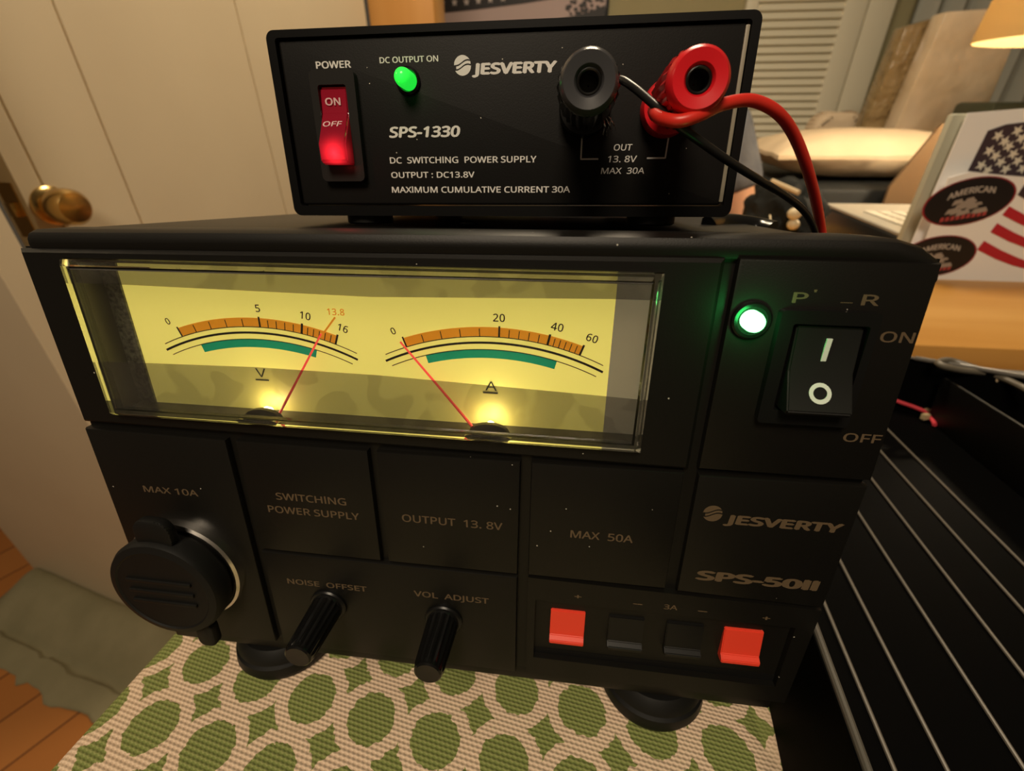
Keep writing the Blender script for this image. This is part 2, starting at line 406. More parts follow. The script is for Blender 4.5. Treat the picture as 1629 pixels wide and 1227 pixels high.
# meter frame with its window opening
bm = new()
LENS = [(13.4, 88.1), (163.9, 87.7), (164.0, 133.3), (13.7, 132.4)]
fo = [(1.0, 84.3), (176.8, 83.0), (176.6, 136.6), (1.0, 134.4)]
t = new(); fi_ = [(x + (0.9 if x < 90 else -0.9), z + (0.9 if z < 110 else -0.9)) for x, z in fo]
Q = [[t.verts.new((x, y, z)) for x, z in P] for P, y in ((fo, 3.0), (fo, 0.85), (fi_, 0.0), (LENS, 0.0), (LENS, 3.0))]
for A, B_ in zip(Q, Q[1:] + Q[:1]):
    for k in range(4): t.faces.new((A[k], A[(k + 1) % 4], B_[(k + 1) % 4], B_[k]))
bmesh.ops.recalc_face_normals(t, faces=t.faces); merge(bm, t)
mf = mk('meter_frame', bm, BLK, big)

P_SOCK = plate('socket_plate', [(0.6, -0.6), (46.4, -0.4), (46.2, 81.6), (0.6, 82.2)])
P_SW = plate('label_plate', [(49.2, 42.0), (89.6, 42.0), (89.4, 81.6), (49.2, 81.6)])
P_OUT = plate('label_plate', [(91.9, 42.0), (132.6, 42.0), (132.8, 81.7), (91.9, 81.5)])
P_MAX = plate('label_plate', [(135.8, 42.2), (176.4, 42.2), (176.0, 82.0), (135.7, 81.7)])
P_BADGE = plate('badge_plate', [(179.7, 41.8), (220.3, 40.8), (220.8, 82.0), (179.6, 81.7)])
P_KNOB = plate('control_plate', [(49.2, -0.8), (132.7, -0.8), (132.6, 40.8), (49.2, 41.0)])
P_PWR = plate('switch_plate', [(179.2, 83.6), (221.0, 83.6), (219.8, 136.8), (179.4, 136.8)])
def text_child(parent, items, m, yy=-0.02, name='lettering'):
    b = new()
    for it in items: letters(b, *it[:5], yy, **(it[5] if len(it) > 5 else {}))
    return mk(name, b, m, parent, smooth=False)
text_child(P_SOCK, [('MAX 10A', 14.0, 32.6, 60.8, 3.3, dict(bold=0.012))], GOLDPRINT)
text_child(P_SW, [('SWITCHING', 58.6, 80.9, 62.3, 3.6, dict(bold=0.012)), ('POWER SUPPLY', 55.1, 84.4, 57.3, 3.6, dict(bold=0.012))], GOLDPRINT)
text_child(P_OUT, [('OUTPUT  13. 8V', 97.8, 128.0, 58.3, 3.8, dict(bold=0.010))], GOLDPRINT)
text_child(P_MAX, [('MAX  50A', 147.6, 165.2, 58.0, 3.7, dict(bold=0.012))], GOLDPRINT)
text_child(P_KNOB, [('NOISE  OFFSET', 56.2, 83.6, 28.6, 3.1, dict(bold=0.014)), ('VOL  ADJUST', 99.4, 123.8, 29.0, 3.3, dict(bold=0.014))], GOLDPRINT)
# badge: emblem, maker's name, model
b = new(); emblem(b, 185.0, 70.2, 2.55, -0.04)
letters(b, 'JESVERTY', 188.2, 218.0, 67.4, 4.0, -0.02, bold=0.04, shear=0.12)
mk('logo', b, GOLDPRINT, P_BADGE, smooth=False)
text_child(P_BADGE, [('SPS-50II', 184.0, 217.0, 47.2, 4.6, dict(bold=0.045, shear=0.08))], GOLDPRINT)
text_child(P_PWR, [('P', 192.0, 195.2, 127.6, 3.4, dict(bold=.012)), ("'", 196.0, 196.7, 129.0, 2.4), ('_', 202.0, 204.5, 128.3, 2.5), ('R', 206.2, 209.8, 127.6, 3.4, dict(bold=.012))], GOLDPRINT)
text_child(P_PWR, [('ON', 212.2, 219.2, 119.6, 3.5, dict(bold=.012))], GOLDPRINT)
text_child(P_PWR, [('OFF', 211.2, 219.8, 94.4, 3.3, dict(bold=.012))], GOLDPRINT)

# rocker switch
rk = new()
ringprism(rk, rrect(189.7, 210.2, 99.0, 126.3, 1.0), rrect(192.6, 208.4, 102.5, 123.4, 0.6), -2.2, 2.5)
rk_o = mk('rocker_switch', rk, BLK_S, big)
b = new()
pr = [(-1.6, 122.8), (-2.6, 112.5), (-6.6, 104.2), (-5.6, 103.0), (2.0, 103.0), (2.0, 122.8)]   # (y, z)
t = new(); A = [t.verts.new((193.7, y, z)) for y, z in pr]; B_ = [t.verts.new((207.6, y, z)) for y, z in pr]
t.faces.new(A); t.faces.new(list(reversed(B_)))
for k in range(len(pr)): t.faces.new((A[k], A[(k + 1) % len(pr)], B_[(k + 1) % len(pr)], B_[k]))
bmesh.ops.recalc_face_normals(t, faces=t.faces); bmesh.ops.bevel(t, geom=list(t.edges), offset=0.35, segments=2, affect='EDGES')
merge(b, t)
rkp = mk('rocker', b, mat('rocker_black', (0.008, 0.008, 0.0075), 0.42, spec=0.4), rk_o)
b = new()
prism(b, [(200.0, 115.2), (201.1, 115.2), (201.3, 120.4), (200.2, 120.4)], -2.45, -2.0)
mark = new(); ringprism(mark, [(200.6 + 2.4 * math.cos(a * .2618), 2.4 * math.sin(a * .2618)) for a in range(24)], [(200.6 + 1.5 * math.cos(a * .2618), 1.45 * math.sin(a * .2618)) for a in range(24)], -0.12, 0.1)
for v in mark.verts: v.co = Vector((v.co.x, -4.62 + v.co.y + v.co.z * 0.482 , 108.3 + v.co.z * 0.9))
merge(b, mark)
mk('rocker_marking', b, mat('switch_white', (0.7, 0.7, 0.68), 0.5), rk_o, smooth=False)

def glow(parent, co, power, color, r=0.002):
    l = bpy.data.lights.new('glow', 'POINT'); l.energy = power; l.color = color; l.shadow_soft_size = r
    o = bpy.data.objects.new('glow', l); COL.objects.link(o); o.parent = parent; o.location = co; return o
# indicator light
b = new(); lathe(b, [(4.3, 1.0), (4.3, -0.9), (3.9, -1.3), (3.2, -1.3), (3.1, 0.5)], 184.2, 123.4, 40, capped=False)
mk('indicator_bezel', b, BLK_G, big)
b = new(); lathe(b, [(2.3, 0.5), (2.3, -2.2), (2.1, -3.2), (1.6, -3.9), (0.9, -4.3), (0.3, -4.4)], 184.2, 123.4, 32)
mk('indicator_lamp', b, mat('green_lamp_big', (0.1, 1, 0.25), 0.3, emit=(0.16, 1.0, 0.24), estr=9.0), big)
glow(big, (0.1842, -0.0075, 0.1234), 0.0055, (0.05, 1.0, 0.18))

# ---- meter: box, dial, print, needles, bulbs, lens
b = new()
IN = [(13.4, 88.1), (163.9, 87.7), (164.0, 133.3), (13.7, 132.4)]
OUTB = [(11.5, 86.2), (165.8, 85.8), (165.9, 135.0), (11.8, 134.2)]
ringprism(b, OUTB, IN, 2.6, 12.5)
quads(b, OUTB, 12.5)
mbox = mk('meter_box', b, mat('meter_box_wall', (0.07, 0.065, 0.05), 0.3), big)
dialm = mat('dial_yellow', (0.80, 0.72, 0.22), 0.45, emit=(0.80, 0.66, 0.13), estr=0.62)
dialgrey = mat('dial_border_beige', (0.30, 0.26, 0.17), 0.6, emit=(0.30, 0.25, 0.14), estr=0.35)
b = new()
prism(b, [(18.6, 86.4), (154.9, 86.2), (154.9, 132.4), (18.6, 132.0)], 10.2, 11.2, mi=0)
prism(b, [(154.9, 86.2), (163.8, 86.2), (163.8, 132.6), (154.9, 132.4)], 10.1, 11.2, mi=1)
prism(b, [(13.4, 88.2), (18.6, 88.2), (18.6, 132.0), (13.6, 132.0)], 9.6, 11.2, mi=2)
dial = mk('dial', b, [dialm, dialgrey, noise_var(mat('dial_mount_grey', (.12, .12, .09), .6), 900, (0.05, 0.05, 0.035, 1), (0.22, 0.21, 0.15, 1))], big, smooth=False)
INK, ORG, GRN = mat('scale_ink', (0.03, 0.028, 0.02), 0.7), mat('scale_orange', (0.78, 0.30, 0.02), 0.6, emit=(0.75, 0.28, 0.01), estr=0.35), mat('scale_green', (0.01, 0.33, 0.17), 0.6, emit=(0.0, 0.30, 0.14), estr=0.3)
b = new(); Y_ = 10.15
def scale_print(cx_, cz_, r, aL, aR, majors, minors, band, greenb, nums, letter):
    arcband(b, cx_, cz_, r - 0.32, r + 0.32, aL - 0.8, aR + 0.8, Y_ - 0.06, 60, 0)            # thick line
    arcband(b, cx_, cz_, r + 1.55, r + 1.8, aL - 1.5, aR + 1.5, Y_ - 0.06, 60, 0)
    arcband(b, cx_, cz_, r - 2.05, r - 1.8, aL - 1.6, aR + 1.6, Y_ - 0.06, 60, 0)
    arcband(b, cx_, cz_, r + 1.8, r + 4.3, band[0], band[1], Y_ - 0.03, 60, 1)
    arcband(b, cx_, cz_, r - 4.3, r - 2.05, greenb[0], greenb[1], Y_ - 0.03, 50, 2)
    for a, r1, wd in majors + minors:
        ca, sa = math.cos(math.radians(a)), math.sin(math.radians(a))
        bars(b, (cx_ + (r + 1.6) * ca, cz_ + (r + 1.6) * sa), (cx_ + r1 * ca, cz_ + r1 * sa), wd, Y_ - 0.08, 0)
    for t_, x, z, h, rot, mi in nums:
        wdt = h * 0.74 * len(t_.replace('.', '')) + 0.3 * h * t_.count('.')
        ca, sa = math.cos(rot), math.sin(rot)
        letters(b, t_, x - wdt / 2 * ca + h / 2 * sa, x + wdt / 2 - (wdt / 2) * (ca - ca) - wdt * 0 + 0, z - h / 2 * ca - wdt / 2 * sa, h, Y_ - 0.05, mi=mi, rot=rot, gap=1.05, fit=False, bold=.012)
    for t_, x, z, h in letter:
        letters(b, t_, x - h * .40, x + h * .40, z - h / 2, h, Y_ - 0.05, mi=0)
def angs(cx_, cz_, pts): return [math.degrees(math.atan2(z - cz_, x - cx_)) for x, z in pts]
vc, vz, vr = 56.2, 43.2, 68.75
a0, a5, a10, a138, a16 = angs(vc, vz, [(33.2, 109.8), (57.9, 113.3), (69.9, 112.0), (76.3, 110.2), (79.4, 109.4)])
mn = [a0 + (a5 - a0) * k / 5 for k in (1, 2, 3, 4)] + [a5 + (a10 - a5) * k / 5 for k in (1, 2, 3, 4)] + [a10 + (a16 - a10) * k / 6 for k in (1, 2, 3, 4, 5)]
scale_print(vc, vz, vr, 116, 64, [(a0, vr + 4.7, .45), (a5, vr + 4.7, .5), (a10, vr + 4.7, .6), (a16, vr + 4.7, .55)], [(a, vr + 3.9, .22) for a in mn],
            (a0, a16), (angs(vc, vz, [(38.4, 107.5)])[0], angs(vc, vz, [(73.6, 107.3)])[0]),
            [('0', 29.9, 114.7, 2.7, .42, 0), ('5', 58.6, 119.5, 3.0, 0, 0), ('10', 72.6, 117.8, 3.0, -.2, 0), ('13.8', 81.6, 119.3, 2.6, 0, 1), ('16', 83.0, 114.6, 2.9, -.33, 0)],
            [('V', 55.3, 100.5, 4.0)])
bars(b, (53.2, 97.6), (57.4, 97.6), 0.45, Y_ - 0.05)
bars(b, (76.3, 112.6), (80.4, 117.4), 0.5, Y_ - 0.08, 1)
ac, az, ar = 123.5, 42.0, 70.2
a0, a20, a40, a60 = angs(ac, az, [(99.9, 110.0), (125.5, 113.8), (138.4, 112.5), (147.0, 110.1)])
mn = [a0 + (a20 - a0) * k / 5 for k in (1, 2, 3, 4)] + [a20 + (a40 - a20) * k / 5 for k in (1, 2, 3, 4)] + [a40 + (a60 - a40) * k / 6 for k in (1, 2, 3, 4, 5)]
scale_print(ac, az, ar, 116, 64, [(a0, ar + 4.7, .45), (a20, ar + 4.7, .5), (a40, ar + 4.7, .6), (a60, ar + 4.7, .55)], [(a, ar + 3.9, .22) for a in mn],
            (a0, a60), (angs(ac, az, [(105.2, 107.6)])[0], angs(ac, az, [(141.0, 107.6)])[0]),
            [('0', 96.6, 114.8, 2.7, .42, 0), ('20', 126.1, 119.6, 3.0, 0, 0), ('40', 141.4, 117.7, 3.0, -.18, 0), ('60', 150.6, 115.0, 2.9, -.28, 0)],
            [('A', 123.3, 100.4, 4.0)])
bars(b, (121.0, 97.7), (125.2, 97.7), 0.5, Y_ - 0.05)
mk('scale_print', b, [INK, ORG, GRN], dial, smooth=False)
NEED = mat('needle_red', (1.0, 0.10, 0.07), 0.4, emit=(0.9, 0.06, 0.05), estr=0.6)  # emission brightens the needle fronts, which are no lamps
for (x0, z0), (x1, z1) in (((60.9, 88.3), (77.3, 113.4)), ((118.9, 88.2), (99.3, 112.2))):
    b = new(); tube(b, [(x0, 6.5, z0), ((x0 + x1) / 2, 7.0, (z0 + z1) / 2), (x1, 7.2, z1)], lambda s: 0.42 - 0.16 * s, 8)
    mk('needle', b, NEED, big)
CHROME = mat('lamp_shield_chrome', (0.5, 0.5, 0.48), 0.12, 1.0)
for x, pw in ((57.2, 0.030), (123.6, 0.045)):
    # half-round shield over each little lamp, at the foot of the meter
    b = new(); N = 20
    sh = [(x + 5.6 * math.cos(math.pi * k / N), 87.95 + 2.9 * math.sin(math.pi * k / N)) for k in range(N + 1)]
    prism(b, sh, 5.0, 5.6); prism(b, [(x + (q - x) * .98, zz) for q, zz in sh], 4.2, 5.0)
    ms = mk('lamp_shield', b, BLK_G, big)
    b = new(); prism(b, [(x - 6.4, 88.0), (x + 6.4, 88.0), (x + 5.4, 88.7), (x - 5.4, 88.7)], 2.8, 4.4)
    mk('shield_edge', b, CHROME, ms)
    b = new(); lathe(b, [(0.2, 9.0), (0.8, 8.8), (1.1, 8.3), (1.1, 7.0), (0.8, 6.2)], x, 88.75, 20)
    mk('bulb', b, mat('bulb_glow', (1, .9, .6), .3, emit=(1.0, 0.86, 0.50), estr=14.0), big)
    glow(big, (x / 1000, 0.0068, 0.0896), pw * 0.45, (1.0, 0.82, 0.42), 0.0010)
# smoked film strips inside the clear cover
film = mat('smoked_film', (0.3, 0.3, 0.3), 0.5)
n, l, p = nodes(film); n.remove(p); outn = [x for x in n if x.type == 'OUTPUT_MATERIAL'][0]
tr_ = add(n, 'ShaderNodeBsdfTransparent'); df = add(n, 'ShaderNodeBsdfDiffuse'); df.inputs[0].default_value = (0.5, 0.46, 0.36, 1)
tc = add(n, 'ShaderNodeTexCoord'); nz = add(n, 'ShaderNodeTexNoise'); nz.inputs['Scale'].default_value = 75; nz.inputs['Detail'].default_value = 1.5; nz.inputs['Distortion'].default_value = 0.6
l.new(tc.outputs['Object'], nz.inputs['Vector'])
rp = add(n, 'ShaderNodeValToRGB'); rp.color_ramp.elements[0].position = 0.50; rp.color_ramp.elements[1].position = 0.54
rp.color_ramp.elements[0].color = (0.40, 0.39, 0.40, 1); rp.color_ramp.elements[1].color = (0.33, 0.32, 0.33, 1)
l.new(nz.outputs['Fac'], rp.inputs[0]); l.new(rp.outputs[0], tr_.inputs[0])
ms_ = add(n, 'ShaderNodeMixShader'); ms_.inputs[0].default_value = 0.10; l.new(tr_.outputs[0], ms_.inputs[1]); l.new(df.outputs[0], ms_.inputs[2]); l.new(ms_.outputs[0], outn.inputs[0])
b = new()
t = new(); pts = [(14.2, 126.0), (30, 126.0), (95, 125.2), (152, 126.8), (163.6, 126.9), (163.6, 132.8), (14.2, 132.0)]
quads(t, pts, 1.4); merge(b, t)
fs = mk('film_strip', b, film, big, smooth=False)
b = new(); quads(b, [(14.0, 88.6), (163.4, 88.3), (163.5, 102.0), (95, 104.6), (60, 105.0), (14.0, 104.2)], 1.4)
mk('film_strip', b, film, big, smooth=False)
# clear cover
GLASS = mat('clear_cover', (1, 1, 1), 0.02, trans=1.0, ior=1.46)
b = new()
def loop(t, P, y): return [t.verts.new((x, y, z)) for x, z in P]
def inset(P, d): return [(x + (d if x < 90 else -d), z + (d if z < 110 else -d)) for x, z in P]
t = new(); Ls = [loop(t, inset(LENS, .15), 2.4), loop(t, inset(LENS, .15), -1.2), loop(t, inset(LENS, 1.6), -3.0), ]
Li = [loop(t, inset(LENS, 1.9), 2.4), loop(t, inset(LENS, 1.9), 0.4), loop(t, inset(LENS, 2.6), -0.4)]
seq = [Li[2], Li[1], Li[0], Ls[0], Ls[1], Ls[2]]
for A, B_ in zip(seq, seq[1:]):
    for k in range(4): t.faces.new((A[k], A[(k + 1) % 4], B_[(k + 1) % 4], B_[k]))
t.faces.new(Ls[2]); t.faces.new(list(reversed(Li[2])))
bmesh.ops.recalc_face_normals(t, faces=t.faces); merge(b, t)
mk('meter_window', b, GLASS, big, smooth=False)

# ---- socket cap
sock = new(); lathe(sock, [(19.0, 0.5), (19.0, -2.6), (18.2, -3.2), (17.2, -3.0), (17.0, 0.5)], 22.2, 32.0, 56, capped=False)
so_ = mk('socket_ring', sock, SILVER, P_SOCK)
b = new()
lathe(b, [(17.0, 0.0), (17.1, -4.0), (18.2, -4.6), (18.4, -9.5), (17.6, -11.0), (15.5, -11.6), (15.0, -11.2), (2.0, -11.2)], 21.6, 31.6, 56)
prism(b, rrect(16.2, 28.6, 46.0, 57.5, 4.5), -9.6, -6.4, 0.8)
prism(b, rrect(25.0, 31.5, 5.0, 15.5, 2.5), -8.5, -5.0, 0.8)
for k in range(3): box(b, 10.5, 32.5, -11.9, -11.0, 28.0 + k * 4.2 - 1.2, 28.5 + k * 4.2 - 0.4, 0.25)
mk('socket_cap', b, RUB, P_SOCK)
# ---- knobs
for x, z, yl in ((69.6, 21.4, 19.8), (108.9, 20.4, 19.2)):
    b = new(); lathe(b, [(6.2, 0.4), (6.2, -0.9), (5.8, -1.4), (5.2, -1.5), (5.0, -2.2)], x, z, 40)
    kf = mk('knob_collar', b, BLK_S, P_KNOB)
    b = new(); lathe(b, [(5.0, -1.2, .2), (4.9, -3.5, 1), (4.3, -yl + 2.0, 1), (4.2, -yl + 1.0, .1), (4.1, -yl + .4, 0), (3.6, -yl, 0), (1.0, -yl + .15, 0)], x, z, 72, 18, 0.22)
    mk('knob', b, BLK_G, kf)
# ---- speaker-style spring terminals in a recess
b = new()
fo = [(136.3, 0.2), (218.9, 0.2), (220.2, 40.0), (135.9, 41.4)]; fi = [(138.5, 7.5), (214.6, 7.0), (214.8, 32.4), (138.4, 32.6)]
ringprism(b, fo, fi, 0.0, 2.6); ringprism(b, [(137.0, 5.0), (217.0, 5.0), (217.2, 34.5), (137.0, 34.5)], fi, 2.0, 9.0)
tp = mk('terminal_frame', b, BLK, big)
b = new(); box(b, 138.4, 214.8, 8.5, 9.4, 7.0, 33)     # recess back
prism(b, [(138.5, 7.1), (214.6, 6.8), (214.6, 9.6), (138.5, 9.8)], 2.0, 9.0)
mk('terminal_recess', b, mat('recess_black', (0.003, 0.003, 0.003), 0.6, spec=.3), big)
for x0, x1, red in ((143.4, 154.2, 1), (161.6, 172.4, 0), (179.2, 190.2, 0), (196.2, 207.6, 1)):
    b = new(); pr = [(6.5, 28.6), (1.4, 27.6), (0.3, 18.6), (-1.2, 17.6), (-1.2, 16.2), (0.6, 15.8), (6.5, 16.0)]
    t = new(); A = [t.verts.new((x0, y, z)) for y, z in pr]; B_ = [t.verts.new((x1, y, z)) for y, z in pr]
    t.faces.new(A); t.faces.new(list(reversed(B_)))
    for k in range(len(pr)): t.faces.new((A[k], A[(k + 1) % len(pr)], B_[(k + 1) % len(pr)], B_[k]))
    bmesh.ops.recalc_face_normals(t, faces=t.faces); bmesh.ops.bevel(t, geom=list(t.edges), offset=0.25, segments=2, affect='EDGES'); merge(b, t)
    o = mk('spring_terminal', b, REDP if red else BLK_S, big)
    o['label'] = 'red spring clip lever' if red else 'black spring clip lever'
text_child(tp, [('+', 150.2, 152.4, 35.0, 2.6, dict(bold=.02)), ('-', 167.8, 170.6, 34.6, 3, dict(bold=.02)), ('3A', 176.8, 180.8, 34.6, 2.6, dict(bold=.012)), ('-', 186.6, 189.4, 34.4, 3, dict(bold=.02)), ('+', 205.0, 207.2, 34.2, 2.6, dict(bold=.02))], GOLDPRINT, -0.03)
# ---- feet
for x, y in ((38, 17), (182, 17), (38, 185), (182, 185)):
    b = new(); lathe(b, [(15.0, -8.6), (17.0, -11.0), (17.6, -13.5), (16.6, -14.2), (18.2, -15.0), (18.6, -18.5), (17.4, -21.0), (15.0, -21.9)], x, y, 48, axis='Z')
    mk('foot', b, RUB, big)

# ================================================================== SMALL SUPPLY
ROLL = math.radians(0.77)
MS = MU @ Matrix.Translation((0.0519, 0.045, 0.1417)) @ Matrix.Rotation(-ROLL, 4, 'Y')
sm = root('power_supply', 'small black power supply with white lettering, on top of the larger one', 'power supply', MS)
b = new(); ringprism(b, rrect(0.4, 137.6, 0.0, 50.3, 2.4), rrect(3.0, 135.3, 3.0, 48.4, 1.0), 0.0, 4.0)
ringprism(b, rrect(0.4, 137.6, 0.0, 50.3, 2.4), rrect(2.2, 136.0, 2.2, 48.9, 1.0), 4.0, 130)
mk('case', b, CASE, sm)
b = new(); prism(b, rrect(3.3, 134.6, 3.3, 48.2, 0.8), 1.0, 6.0, 0.7, 3, front_only=True)
sf = mk('front_panel', b, FACE, sm)
b = new(); box(b, 134.0, 135.1, 0.7, 5.5, 4.2, 47.4, 0.2)
mk('panel_edge', b, mat('bare_panel_edge', (0.30, 0.27, 0.20), 0.45), sf)
yy = 0.97
b = new()
for args in (('POWER', 14.1, 24.9, 40.8, 2.5, dict(bold=.02)), ('DC OUTPUT ON', 33.7, 51.1, 41.6, 2.1, dict(bold=.016)), ('SPS-1330', 34.5, 56.4, 22.5, 4.0, dict(bold=.03, shear=.2)),
             ('DC  SWITCHING  POWER SUPPLY', 34.1, 79.7, 15.3, 2.5, dict(bold=.012)), ('OUTPUT : DC13.8V', 34.1, 60.7, 11.2, 2.4, dict(bold=.012)), ('MAXIMUM CUMULATIVE CURRENT 30A', 33.9, 90.1, 6.9, 2.5, dict(bold=.012)),
             ('OUT', 102.2, 107.4, 18.2, 2.4, dict(bold=.006, shear=.1)), ('13. 8V', 100.7, 109.0, 15.1, 2.5, dict(bold=.006, shear=.1)), ('MAX  30A', 99.0, 111.6, 12.0, 2.4, dict(bold=.006, shear=.1))):
    letters(b, *args[:5], yy, **args[5])
for a_, c_ in (((92.9, 21.5), (92.9, 15.9)), ((92.8, 16.0), (98.0, 16.0)), ((112.0, 16.1), (117.2, 16.1)), ((117.2, 16.0), (117.5, 21.5))): bars(b, a_, c_, 0.42, yy)
mk('lettering', b, WHITEPRINT, sf, smooth=False)
b = new(); emblem(b, 58.1, 40.4, 2.5, yy - 0.03)
letters(b, 'JESVERTY', 60.8, 84.8, 38.2, 3.7, yy, bold=.042, shear=.12)
mk('logo', b, WHITEPRINT, sf, smooth=False)
# lit red rocker switch
b = new(); ringprism(b, rrect(12.6, 26.4, 10.2, 40.0, 1.6), rrect(14.9, 23.6, 14.6, 36.2, 0.8), -1.5, 1.2)
sw = mk('rocker_switch', b, mat('switch_bezel', (0.018, 0.017, 0.016), 0.32), sm)
b = new(); pr = [(0.6, 36.0), (-0.6, 35.6), (-1.2, 29.0), (-3.2, 25.4), (-6.2, 20.5), (-6.0, 15.6), (-5.0, 14.8), (1.2, 14.8)]
t = new(); A = [t.verts.new((15.0, y, z)) for y, z in pr]; B_ = [t.verts.new((23.5, y, z)) for y, z in pr]
t.faces.new(A); t.faces.new(list(reversed(B_)))
for k in range(len(pr)): t.faces.new((A[k], A[(k + 1) % len(pr)], B_[(k + 1) % len(pr)], B_[k]))
bmesh.ops.recalc_face_normals(t, faces=t.faces); bmesh.ops.bevel(t, geom=list(t.edges), offset=0.5, segments=3, affect='EDGES'); merge(b, t)
# translucent red cap, brighter where the lamp inside sits
rm = mat('red_lit_plastic', (0.22, 0.004, 0.02), 0.14, coat=0.5)
n, l, p = nodes(rm)
tc = add(n, 'ShaderNodeTexCoord'); vd = add(n, 'ShaderNodeVectorMath', operation='DISTANCE'); vd.inputs[1].default_value = (0.0196, -0.006, 0.0178); l.new(tc.outputs['Object'], vd.inputs[0])
mr = add(n, 'ShaderNodeMapRange'); mr.inputs[1].default_value = 0.0; mr.inputs[2].default_value = 0.0080; mr.inputs[3].default_value = 1.0; mr.inputs[4].default_value = 0.0; l.new(vd.outputs['Value'], mr.inputs[0])
pw_ = add(n, 'ShaderNodeMath', operation='POWER'); pw_.inputs[1].default_value = 3.2; l.new(mr.outputs[0], pw_.inputs[0])
ml = add(n, 'ShaderNodeMath', operation='MULTIPLY_ADD'); ml.inputs[1].default_value = 2.6; ml.inputs[2].default_value = 0.05; l.new(pw_.outputs[0], ml.inputs[0])
p.inputs['Emission Color'].default_value = (1.0, 0.02, 0.03, 1); l.new(ml.outputs[0], p.inputs['Emission Strength'])
rc = mk('rocker', b, rm, sw)
b = new(); letters(b, 'ON', 16.6, 21.4, 31.0, 2.7, -1.35, bold=.02)
t = new(); letters(t, 'OFF', 15.7, 21.6, 0.0, 2.4, 0.0, bold=.012, shear=.15)
for v in t.verts: v.co = Vector((v.co.x, -3.45 + v.co.y + v.co.z * 0.53, 25.2 + v.co.z * 0.86))
merge(b, t)
mk('rocker_marking', b, mat('pink_print', (0.75, 0.5, 0.5), 0.5), sw, smooth=False)
glow(sm, (0.0196, -0.0085, 0.0165), 0.0006, (1.0, 0.03, 0.03))
# indicator lamp
b = new(); lathe(b, [(3.6, 1.2), (3.6, 0.2), (2.9, -0.2), (2.6, 0.8)], 41.9, 37.0, 32, capped=False)
mk('indicator_bezel', b, BLK_G, sm)
b = new(); lathe(b, [(2.5, 1.0), (2.5, -3.6), (2.3, -4.8), (1.7, -5.7), (0.9, -6.2), (0.2, -6.3)], 41.9, 37.0, 28)
mk('indicator_lamp', b, mat('green_lamp_small', (0.05, 0.8, 0.1), 0.2, emit=(0.02, 1.0, 0.06), estr=0.75), sm)
glow(sm, (0.0419, -0.0088, 0.037), 0.0004, (0.05, 1.0, 0.15))
# binding posts
def post(x, z, bodym, topm, label):
    b = new()
    lathe(b, [(7.2, 1.2), (7.2, -4.0), (6.8, -5.0), (4.0, -5.2), (4.0, -12.0), (5.9, -12.2, .3), (6.5, -14, 1), (6.8, -31, 1), (6.5, -34.0, .6)], x, z, 96, 24, 0.28, capped=False)
    lathe(b, [(6.5, -34.0), (6.2, -36.2), (5.5, -37.0), (3.2, -36.6), (2.7, -35.8), (2.6, -30.0), (0.2, -30.0)], x, z, 48, mi=1, capped=False)
    o = mk('binding_post', b, [bodym, topm], sm); o['label'] = label
    b = new(); lathe(b, [(2.65, -33.0), (2.65, -35.8), (2.4, -35.9), (2.1, -35.7), (2.0, -31.0), (0.2, -31.0)], x, z, 32, capped=False)
    mk('contact_sleeve', b, mat('post_socket_black', (0.006, 0.006, 0.006), 0.3), o)
    return o
post(93.3, 28.6, BLK_S, mat('post_cap_grey', (0.05, 0.05, 0.055), 0.22), 'black binding post')
post(116.0, 28.3, REDPOST, REDPOST, 'red binding post')
for x in (22.5, 116.0):
    for y in (9, 120):
        zl = -math.tan(ROLL) * (x)
        b = new(); lathe(b, [(7.5, 0.3), (7.5, -2.2), (6.8, -2.7)], x, y, 32, axis='Z')
        mk('foot', b, RUB, sm)

# ================================================================== WIRES
def US(p, dy): # pixel on the plane dy (m) behind the big front plane -> world
    d = RU.transposed() @ ray(*p); camU = RU.transposed() @ (CAM - OU)
    return MU @ (camU + d * ((dy - camU.y) / d.y))
def wire(name, pts, r, m, label, cat, group=None):
    b = new(); tube(b, [US(p[:2], p[2]) for p in pts], r, 12, n=10)
    return tag(mk(name, b, m, scale=1), label, cat, group)
WR = mat('red_wire', (0.70, 0.03, 0.02), 0.35); WB = mat('black_wire', (0.012, 0.012, 0.012), 0.35)
wire('wire', [(1052, 172, .034), (1040, 174, .026), (1044, 184, .015), (1062, 191, .0105), (1085, 192, .0090), (1115, 182, .0100), (1150, 166, .014), (1195, 160, .018), (1235, 178, .022), (1262, 213, .028), (1283, 265, .035), (1298, 320, .045), (1307, 372, .055), (1313, 430, .060), (1316, 520, .070)], 0.00138, WR,
     'thick red wire wrapped round the red binding post', 'wire')
wire('wire', [(962, 138, .034), (985, 127, .029), (1008, 139, .024), (1040, 166, .018), (1062, 184, .0135), (1078, 199, .0120), (1110, 222, .0135), (1160, 257, .018), (1210, 288, .026), (1250, 312, .036), (1278, 335, .044), (1294, 362, .050), (1301, 395, .056), (1304, 440, .062), (1306, 520, .070)], 0.00098, WB,
     'thin black wire running from the black binding post', 'wire')
# bare strands below the black post
b = new()
for a_, c_ in (((957, 185), (965, 216)), ((962, 186), (973, 212)), ((968, 186), (979, 207)), ((960, 186), (959, 214)), ((971, 187), (966, 206))):
    tube(b, [US(a_, .030), US(((a_[0] + c_[0]) / 2 + 2, (a_[1] + c_[1]) / 2), .030), US(c_, .034)], 0.00015, 6)
tag(mk('wire_strands', b, SILVER, scale=1), 'bare wire strands sticking out below the black binding post', 'wire')

